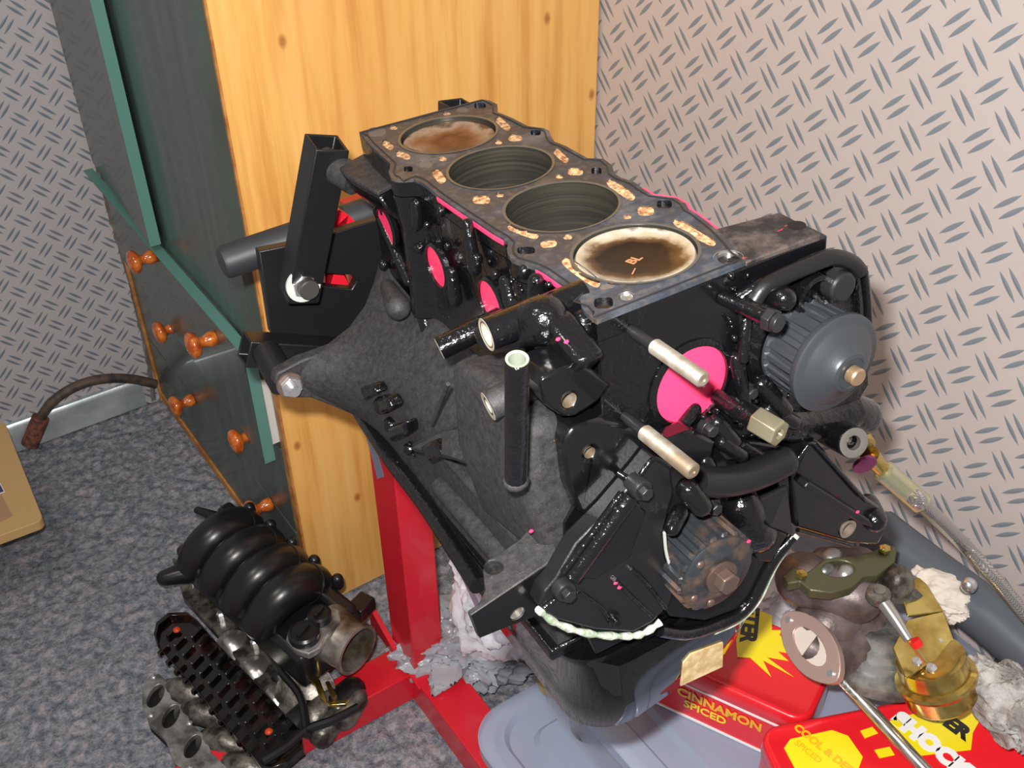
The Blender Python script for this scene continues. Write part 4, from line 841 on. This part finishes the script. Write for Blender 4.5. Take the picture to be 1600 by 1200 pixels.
# front lugs
FB = -.202
def fronthole(px, py, y, r, mat=stud_m):
    c = L(px, py, y=y); return [V(c.x+r*math.cos(t*PI/10), y, c.z+r*math.sin(t*PI/10)) for t in range(20)], c
hA, cA = fronthole(808, 958, FB, .0055)
lugA = poly([(735, 962), (748, 996), (800, 975), (850, 957), (880, 930), (905, 900), (900, 860), (868, 874), (800, 919)], y=FB)
E(M().prism(lugA, (0, .005, 0), holes=[hA]), 'mounting_lug', dust, bevel=.001, label='dusty mounting lug at the lower front corner')
E(M().prism([p+V(.0004, -.0008, 0) for p in lugA], (0, .0007, 0), holes=[[p+V(0, -.0008, 0) for p in hA]]), 'lug_face', smoothb)
e0, e1v = L(735, 962, y=FB), L(870, 870, y=FB); en_n = (e1v-e0).cross(V(0, 1, 0)).normalized(); en_n = en_n if en_n.z > 0 else -en_n
def onear(px, py, off=0.0):
    d = BF.inverted().to_3x3() @ (RT*((px-800)/F_PX) - UP*((py-600)/F_PX) + FW); c_ = BF.inverted() @ CAM
    return c_+d*((e0+en_n*off-c_).dot(en_n)/d.dot(en_n))
ear = [(736, 961), (750, 938), (757, 922), (754, 893), (764, 873), (786, 860), (812, 842), (848, 800), (873, 868)]
E(M().prism([onear(*p) for p in ear], en_n*-.014, holes=[[onear(771+15*math.cos(t*PI/10), 886+11*math.sin(t*PI/10)) for t in range(20)]]), 'lug_ear', dust, bevel=.001)
E(M().prism([onear(771+17*math.cos(t*PI/10), 886+13*math.sin(t*PI/10))-en_n*.0145 for t in range(20)], en_n*-.001), 'lug_hole', simple('hole_shade_brown', (34, 24, 22), .8))  # dark disc closes the hole; its colour stands for the shade inside
E(M().lathe(cA, (0, 1, 0), [(.0058, .001), (.0052, .002), (.0052, .02), (.0005, .021)], 20, closed=True), 'threaded_hole', steel)
hB, cB = fronthole(890, 626, FB, .0050)
lugB = poly([(842, 600), (850, 588), (868, 580), (905, 568), (925, 578), (955, 600), (935, 628), (898, 652), (880, 652), (850, 632)], y=FB)
E(M().prism(lugB, (0, .030, 0), holes=[hB]), 'mounting_lug', smoothb, bevel=.003)
E(M().lathe(cB, (0, 1, 0), [(.0052, .0005), (.0046, .0015), (.0046, .02), (.0005, .021)], 20, closed=True), 'threaded_hole', stud_m)
hC, cC = fronthole(922, 708, FB, .0040)
lugC = poly([(880, 690), (895, 668), (940, 655), (1000, 670), (1040, 700), (1000, 780), (960, 830), (905, 800), (888, 760)], y=FB)
E(M().prism(lugC, (0, .028, 0), holes=[hC]), 'mounting_lug', smoothb, bevel=.003)
E(M().lathe(cC, (0, 1, 0), [(.0041, .0005), (.0036, .0015), (.0036, .02), (.0005, .021)], 20, closed=True), 'threaded_hole', stud_m)
# side wall between the lugs, sloping dusty shoulder
E(M().loft([[L(*p, y=FB+.010) for p in ((815, 665), (880, 655), (905, 790), (908, 880), (862, 882), (830, 800))], [L(*p, y=-.15) for p in ((770, 600), (860, 600), (880, 740), (870, 840), (810, 850), (780, 740))], [L(*p, y=-.08) for p in ((700, 560), (800, 540), (830, 690), (820, 790), (750, 800), (710, 690))]]), 'cast_shoulder', dust, bevel=.010, seg=4, smooth=70)
# studs
def stud(a, b, r0, r1, f):
    d = b-a; l_ = d.length
    E(M().lathe(a, d, [(r0*.8, 0), (r0, l_*.1), (r0, l_*f)], 18), 'stud_shank', bolt_b)
    pr = []; t = l_*f
    while t < l_-.001: pr += [(r1, t), (r1*.86, t+.0006)]; t += .0012
    pr += [(r1*.9, l_-.0008), (r1*.7, l_), (.0015, l_), (.001, l_-.001)]
    E(M().lathe(a, d, [(r1*.95, l_*f-.0005)]+pr, 20), 'threaded_stud', stud_m, smooth=15)
sa = L(985, 515, y=FY); stud(sa, V(sa.x, -.2655, sa.z+.002), .0038, .0050, .36)
sb = L(975, 650, y=FY); stud(sb, V(sb.x, -.2660, sb.z+.002), .0038, .0054, .32)
# long bolt, hex coupling nut, small bosses
a = L(1128, 465, y=FY); b = L(1198, 497, y=-.228); E(M().cyl(a, b, .0048), 'bolt_shank', gloss); d = (b-a).normalized(); hx = E(M().hexa(b, b+d*.006, .0078).cyl(b+d*.006, b+d*.010, .0060), 'bolt_head', bolt_b, bevel=.0006)
a = L(1118, 618, y=-.196); b = L(1180, 655, y=-.228); d = (b-a).normalized(); E(M().cyl(a, b, .0052, .0085), 'spacer', gloss)
E(M().lathe(b, d, [(.0085, 0), (.0098, .001), (.0098, .0185), (.0088, .020), (.004, .020), (.003, .016), (.0005, .016)], 6, up=(.3, 0, 1)), 'coupling_nut', brassy, bevel=.0006)
for p, q2, y, r in (((1120, 660), (1145, 690), -.205, .0085), ((1128, 690), (1158, 712), -.210, .0075), ((1160, 695), (1190, 716), -.206, .005), ((1150, 560), (1165, 640), -.20, .007), ((1190, 600), (1225, 640), -.205, .009), ((1200, 640), (1240, 660), -.205, .008), ((1100, 720), (1115, 745), -.212, .008), ((1075, 765), (1095, 790), -.228, .0105), ((1062, 800), (1050, 825), -.222, .0075), ((1085, 640), (1040, 700), -.198, .006), ((1165, 500), (1160, 560), -.198, .006), ((1150, 470), (1190, 445), -.20, .007)):
    E(M().capsule(L(*p, y=y+.003), L(*q2, y=y-.003), r*.78, r*.7, 16), 'cast_boss', gloss, smooth=60)
# housing plate behind the upper pulley
hpz = [(1152, 478), (1160, 455), (1190, 440), (1215, 430), (1250, 412), (1300, 398), (1322, 400), (1348, 420), (1355, 520), (1360, 600), (1330, 650), (1270, 655), (1225, 640), (1180, 600), (1160, 540)]
E(M().prism(poly(hpz, y=-.196), (0, .012, 0)), 'pulley_housing', gloss, bevel=.002)
E(M().tube(spline(poly([(1178, 470), (1195, 448), (1225, 432), (1262, 416), (1300, 402), (1330, 410), (1344, 424)], y=-.206), 5), .0055, 10), 'housing_rim', flatb, smooth=60)
E(M().tube(spline(poly([(1200, 440), (1240, 420), (1280, 402), (1300, 398)], y=-.200), 5), .0045, 10), 'housing_rim', gloss, smooth=60)
E(M().tube(spline(poly([(1350, 425), (1356, 480), (1358, 560)], y=-.202), 5), .0030, 8), 'housing_rim', gloss, smooth=60)
a = L(1300, 440, y=-.20); E(M().lathe(a, (0, -1, 0), [(.011, 0), (.011, .010), (.009, .012)], 14), 'knurled_stud', bolt_b, bevel=.0008)
a = L(1268, 460, y=-.20); E(M().lathe(a, (0, -1, 0), [(.016, 0), (.016, .006), (.012, .006), (.012, -.0)], 28), 'bearing_collar', gloss)
a = L(1205, 455, y=-.2); E(M().capsule(a, a+V(0, -.012, 0), .009, .008, 16), 'cast_boss', gloss, smooth=60)
# upper pulley
pc = V(.0905, 0, -.0748)
def teeth(nt, dep, n, t0, t1): return lambda i, r, t: (1-dep if (i*nt*2//n) % 2 else 1) if t0 < t < t1 else 1
nt = 22
E(M().lathe(V(pc.x, -.196, pc.z), (0, -1, 0), [(.030, 0), (.0335, .001), (.0335, .003), (.0325, .0045), (.0325, .030)], nt*8, tooth=teeth(nt, .07, nt*8, .0040, .029)), 'toothed_drum', rubber, smooth=25, label='grey toothed upper pulley')
E(M().lathe(V(pc.x, -.2255, pc.z), (0, -1, 0), [(.0345, 0), (.0352, .001), (.0352, .0048), (.0335, .0062), (.030, .0066), (.0285, .0078), (.022, .0125), (.0145, .0165), (.0135, .0185), (.011, .0195), (.0105, .0185)], 64), 'pulley_dish', rubber, smooth=40)
E(M().lathe(V(pc.x, -.2450, pc.z), (0, -1, 0), [(.0062, 0), (.0062, .0055), (.0052, .0068), (.0005, .0068)], 28), 'shaft_end', simple('brownish_shaft_end', (178, 150, 118), .35, metal=.7))
# crank pulley
cc = V(-.0085, 0, -.2030); nt = 20
E(M().lathe(V(cc.x, -.196, cc.z), (0, -1, 0), [(.028, 0), (.0318, .0015), (.0322, .037), (.0300, .0385)], nt*8, tooth=teeth(nt, .075, nt*8, .0010, .0378)), 'toothed_crank_pulley', rusty, smooth=25, label='oily toothed crank pulley')
cp = E(M().lathe(V(cc.x, -.2325, cc.z), (0, -1, 0), [(.0295, 0), (.0290, .0030), (.026, .0048), (.020, .0052), (.0185, .0066), (.0155, .007), (.0145, .0065)], 64), 'pulley_face', rusty, smooth=45)
E(M().lathe(V(cc.x, -.2385, cc.z), (0, -1, 0), [(.0125, 0), (.0125, .0022), (.0085, .0026)], 32), 'bolt_flange', rustb)
E(M().lathe(V(cc.x, -.2408, cc.z), (0, -1, 0), [(.0086, 0), (.0086, .008), (.0076, .0090)], 6, up=(.4, 0, 1)), 'crank_bolt', rustb, bevel=.0006)
for t in (2.3, 3.6, 4.4): E(M().ball(V(cc.x+.0235*math.cos(t), -.2372, cc.z+.0235*math.sin(t)), (.0035, .002, .0035)), 'pulley_dimple', rustb, smooth=60)
# oil pump body behind the crank pulley
pump = poly([(1020, 715), (1060, 700), (1110, 690), (1180, 690), (1232, 700), (1236, 760), (1236, 838), (1200, 905), (1168, 948), (1100, 972), (1045, 965), (1020, 930), (1010, 860), (1000, 780)], y=-.203)
E(M().prism(pump, (0, .012, 0)), 'oil_pump_body', smoothb, bevel=.002)
E(M().tube(spline(poly([(1088, 752), (1140, 752), (1190, 738), (1236, 715)], y=-.222), 5), [.0105]*15+[.008], 16), 'oil_gallery', flatb, smooth=60)
E(M().capsule(L(1160, 790, y=-.205), L(1180, 830, y=-.206), .014, .016, 18), 'cast_boss', gloss, smooth=60)
E(M().prism([L(1168, 782, y=-.206), L(1226, 755, y=-.206), L(1234, 832, y=-.206), L(1200, 820, y=-.220)], (0, -.004, 0)), 'cast_web', flatb, bevel=.002)
E(M().prism(poly([(1185, 812), (1232, 835), (1205, 880), (1186, 878), (1176, 850)], y=-.212), (0, .01, 0)), 'cast_web', flatb, bevel=.002)
E(M().tube(spline(poly([(1238, 838), (1212, 868), (1196, 895), (1176, 935), (1150, 962), (1110, 980), (1070, 990), (1030, 985)], y=-.203), 5), .0050, 10), 'sump_lip', gloss, smooth=60)
E(M().tube(spline(poly([(1246, 836), (1222, 868), (1206, 895), (1186, 937), (1158, 968), (1116, 988)], y=-.200), 5), .0022, 8), 'gasket_edge', gasketm)
for p, y, r in (((1143, 700), -.205, .0065), ((1183, 716), -.206, .0048), ((1112, 790), -.212, .0050), ((1212, 612), -.200, .0055), ((1168, 610), -.200, .0045), ((1106, 668), -.203, .0050), ((1225, 468), -.200, .0055)):
    a = L(*p, y=y); E(M().lathe(a+V(0, .004, 0), (0, -1, 0), [(r*1.25, 0), (r*1.25, .006)], 20).lathe(a+V(0, -.0015, 0), (0, -1, 0), [(r, 0), (r, .0045), (r*.85, .0055)], 6), 'small_bolt', bolt_b, bevel=.0004)
E(M().prism(poly([(1040, 690), (1085, 672), (1120, 690), (1110, 735), (1075, 745), (1048, 730)], y=-.212), (0, .016, 0)), 'pump_shoulder', smoothb, bevel=.003)
E(M().prism(poly([(1155, 740), (1180, 722), (1236, 705), (1236, 748), (1172, 776)], y=-.212), (0, .010, 0)), 'pump_shoulder', smoothb, bevel=.003)
# lower-left cover plate with diagonal tube
cv = [(1000, 742), (1022, 714), (1048, 728), (1052, 770), (1036, 832), (1040, 870), (1056, 908), (1046, 945), (1020, 972), (990, 988), (930, 984), (870, 968), (842, 948), (850, 925), (868, 905), (900, 850), (950, 800)]
E(M().prism(poly(cv, y=-.216), (0, .014, 0)), 'front_cover', flatb, bevel=.0015, label='satin black front cover with diagonal tube')
t0_, t1_ = L(893, 902, y=-.222), L(985, 775, y=-.222)
E(M().tube([t0_, t1_], .0058, 16), 'cover_tube', gloss, smooth=60)
E(M().tube([L(880, 895, y=-.220), L(972, 770, y=-.220)], .0026, 8), 'cover_rib', gloss, smooth=60)
E(M().prism([t0_, t1_, L(1010, 800, y=-.218), L(985, 870, y=-.218), L(930, 905, y=-.218)], (0, .004, 0)), 'cover_web', smoothb, bevel=.001)
for p, r in (((997, 760), .0075), ((878, 918), .0075)):
    a = L(*p, y=-.217); E(M().lathe(a, (0, -1, 0), [(r, -.006), (r, .004), (r*.9, .006), (r*.72, .006)], 24).lathe(a+V(0, -.006, 0), (0, -1, 0), [(r*.66, 0), (r*.62, .005)], 6), 'cover_bolt', bolt_b, bevel=.0004)
E(M().cyl(L(965, 738, y=-.205), L(990, 755, y=-.214), .0025), 'cover_bolt', gloss)
for pl in ([(985, 888), (1005, 905), (1040, 950)], [(960, 905), (990, 935), (1018, 962)], [(905, 925), (940, 950), (955, 975)], [(850, 950), (870, 935), (885, 930)], [(1000, 742), (1022, 716), (1046, 730)]):
    E(M().tube(spline(poly(pl, y=-.217), 4), .0016, 8), 'cover_rib', gloss, smooth=60)
a = L(958, 965, y=-.217); E(M().lathe(a, (0, -1, 0), [(.005, 0), (.0045, .003), (.002, .003), (.002, .006)], 20), 'cover_boss', gloss)
E(M().tube(spline(poly([(1038, 832), (1042, 868), (1056, 906)], y=-.2175), 4), .0012, 8), 'edge_highlight', simple('edge_highlight_paint', (205, 205, 200), .35, metal=.4))  # pale tube along the cover edge, a highlight put in as colour
E(M().tube(spline(poly([(841, 952), (870, 974), (920, 990), (975, 994), (1005, 990), (1032, 972)], y=-.2135), 5), [.0026+.0007*math.sin(i*2.1) for i in range(26)], 8), 'gasket_edge', gasketm, smooth=60, label='pale green gasket squeezed out under the cover')
# right bracket
by = -.205
rb1 = [(1236, 748), (1262, 694), (1276, 690), (1350, 775), (1376, 792), (1388, 822), (1372, 852), (1330, 850), (1245, 825)]
brk = poly(rb1, y=by); h1_, _ = fronthole(1324, 826, by, .0072)
bk_ = E(M().prism(brk, (0, .028, 0), holes=[h1_]), 'mounting_bracket', smoothb, bevel=.0022, label='glossy black triangular mounting bracket')
c = L(1324, 826, y=by); E(M().lathe(c, (0, -1, 0), [(.0078, .0), (.0080, .0012), (.0062, .0012), (.0058, -.015)], 28, closed=True), 'bracket_bush', simple('worn_bush', (168, 150, 138), .4, metal=.6))
E(M().prism(poly([(1242, 752), (1250, 742), (1345, 802), (1352, 815), (1330, 808)], y=by-.001), (0, -.010, 0)), 'bracket_rib', flatb, bevel=.0015)
E(M().tube(poly([(1272, 692), (1352, 782)], y=by-.004), .0018, 8), 'bracket_rib', gloss, smooth=60)
E(M().tube(poly([(1262, 696), (1228, 742)], y=by-.006), .0018, 8), 'bracket_rib', gloss, smooth=60)
E(M().tube(poly([(1246, 828), (1330, 852)], y=by-.002), .0020, 8), 'bracket_rib', gloss, smooth=60)
a = L(1366, 812, y=by); E(M().capsule(a, a+V(.004, .012, .004), .010, .010, 18), 'cast_boss', gloss, smooth=60)
# cross tubes to the right
E(M().tube(spline(poly([(1185, 655), (1230, 662), (1285, 655), (1330, 640)], y=-.190), 5), [.014]*16, 20), 'water_tube', gloss, smooth=60)
E(M().capsule(L(1318, 640, y=-.17), L(1348, 650, y=-.17), .015, .015, 20), 'water_tube', gloss, smooth=60)
a = L(1295, 672, y=-.19); b = L(1334, 692, y=-.222); E(M().pipe(a, b, .0118, .0060, .012, 28), 'hollow_boss', gloss, smooth=40)
E(M().lathe(b, b-a, [(.0062, -.008), (.0055, 0), (.0100, .0006), (.0112, .0003)], 28, closed=True), 'boss_face', simple('brushed_boss_face', (165, 160, 152), .35, metal=.8))
# oil pan
def panring(x0, x1, y0, y1, z0l, z0r, r):
    out = []
    for a_, b_ in rr(x1-x0, y1-y0, r, 8): x = x0+a_; out.append(V(x, y0+b_, z0l+(z0r-z0l)*(x-x0)/(x1-x0)))
    return out
PB_ = [panring(-.104, .090, -.192, .17, -.283, -.283, .03), panring(-.104, .090, -.192, .17, -.288, -.288, .03), panring(-.101, .076, -.2005, .08, -.291, -.289, .040), panring(-.100, .072, -.2005, .03, -.340, -.316, .042), panring(-.098, .064, -.1985, .01, -.366, -.334, .044), panring(-.093, .054, -.192, .0, -.3745, -.343, .043), panring(-.07, .02, -.16, -.03, -.377, -.346, .03)]
pan = E(M().loft(PB_), 'oil_pan', simple('glossy_black_oil_pan', (10, 10, 11), .06, coat=1.0), smooth=50, label='mirror-glossy black oil pan')
E(M().prism([L(*p, y=-.2018) for p in ((1068, 1036), (1080, 1022), (1130, 1004), (1129, 1042), (1064, 1072))], (0, .0015, 0)), 'label_sticker', simple('tan_label', (214, 184, 130), .5, var=(120, (190, 160, 110), (225, 198, 150))), pan, label='tan paper label')
# pink and red paint specks
for p, k in (((962, 911), dict(y=-.218)), ((968, 918), dict(y=-.218)), ((1170, 846), dict(y=-.236)), ((1340, 800), dict(y=-.216)), ((872, 530), dict(x=-.092)), ((885, 534), dict(x=-.092)), ((830, 830), dict(x=-.122))):
    c = L(*p, **k); E(M().ball(c, (.0018, .0012, .0012), 8), 'paint_speck', pink)

# upper braided hose with banjo fitting on the engine's right side
hs_ = thing('braided_hose', 'thick braided steel hose with banjo fitting running from the engine along the right wall', 'hose', loc=BF @ L(1355, 705, y=-.14))
bj = BF @ L(1355, 704, y=-.16); B1 = U(1365, 722, x=bj.x+.012); B2 = U(1440, 787, x=bj.x+.045)
pts_ = [B2, U(1500, 845, x=.37), U(1555, 905, x=.395), U(1608, 968, x=.41), U(1680, 1050, x=.42)]
put(M().tube(spline([B1+(B2-B1)*.8, B2]+pts_[1:], 8), .0072, 18), 'braid', braid, hs_, smooth=60)
put(M().lathe(B1+(B2-B1)*.18, B2-B1, [(.0072, 0), (.0098, .002), (.0098, (B2-B1).length*.80), (.0085, (B2-B1).length*.82)], 24), 'ferrule', simple('pale_brass_ferrule', (196, 194, 160), .25, metal=.8), hs_)
put(M().lathe(bj+V(0, .014, .004), (-.35, -1, -.2), [(.012, 0), (.0125, .004), (.0125, .012), (.010, .014)], 24), 'banjo', gold, hs_)
put(M().lathe(bj+V(.010, .028, .010), (-.35, -1, -.2), [(.0135, 0), (.0135, .010)], 6), 'banjo_bolt', zinc, hs_, bevel=.001)
put(M().tube([B1+(bj-B1)*.6, B1+(B2-B1)*.2], [.0085, .0065], 14), 'banjo_neck', gold, hs_)
put(M().lathe(bj+V(-.010, -.006, -.004), (-.35, -1, -.2), [(.010, 0), (.010, .003), (.005, .003)], 24), 'copper_washer', simple('violet_anodised_washer', (150, 70, 110), .3, metal=.8), hs_)
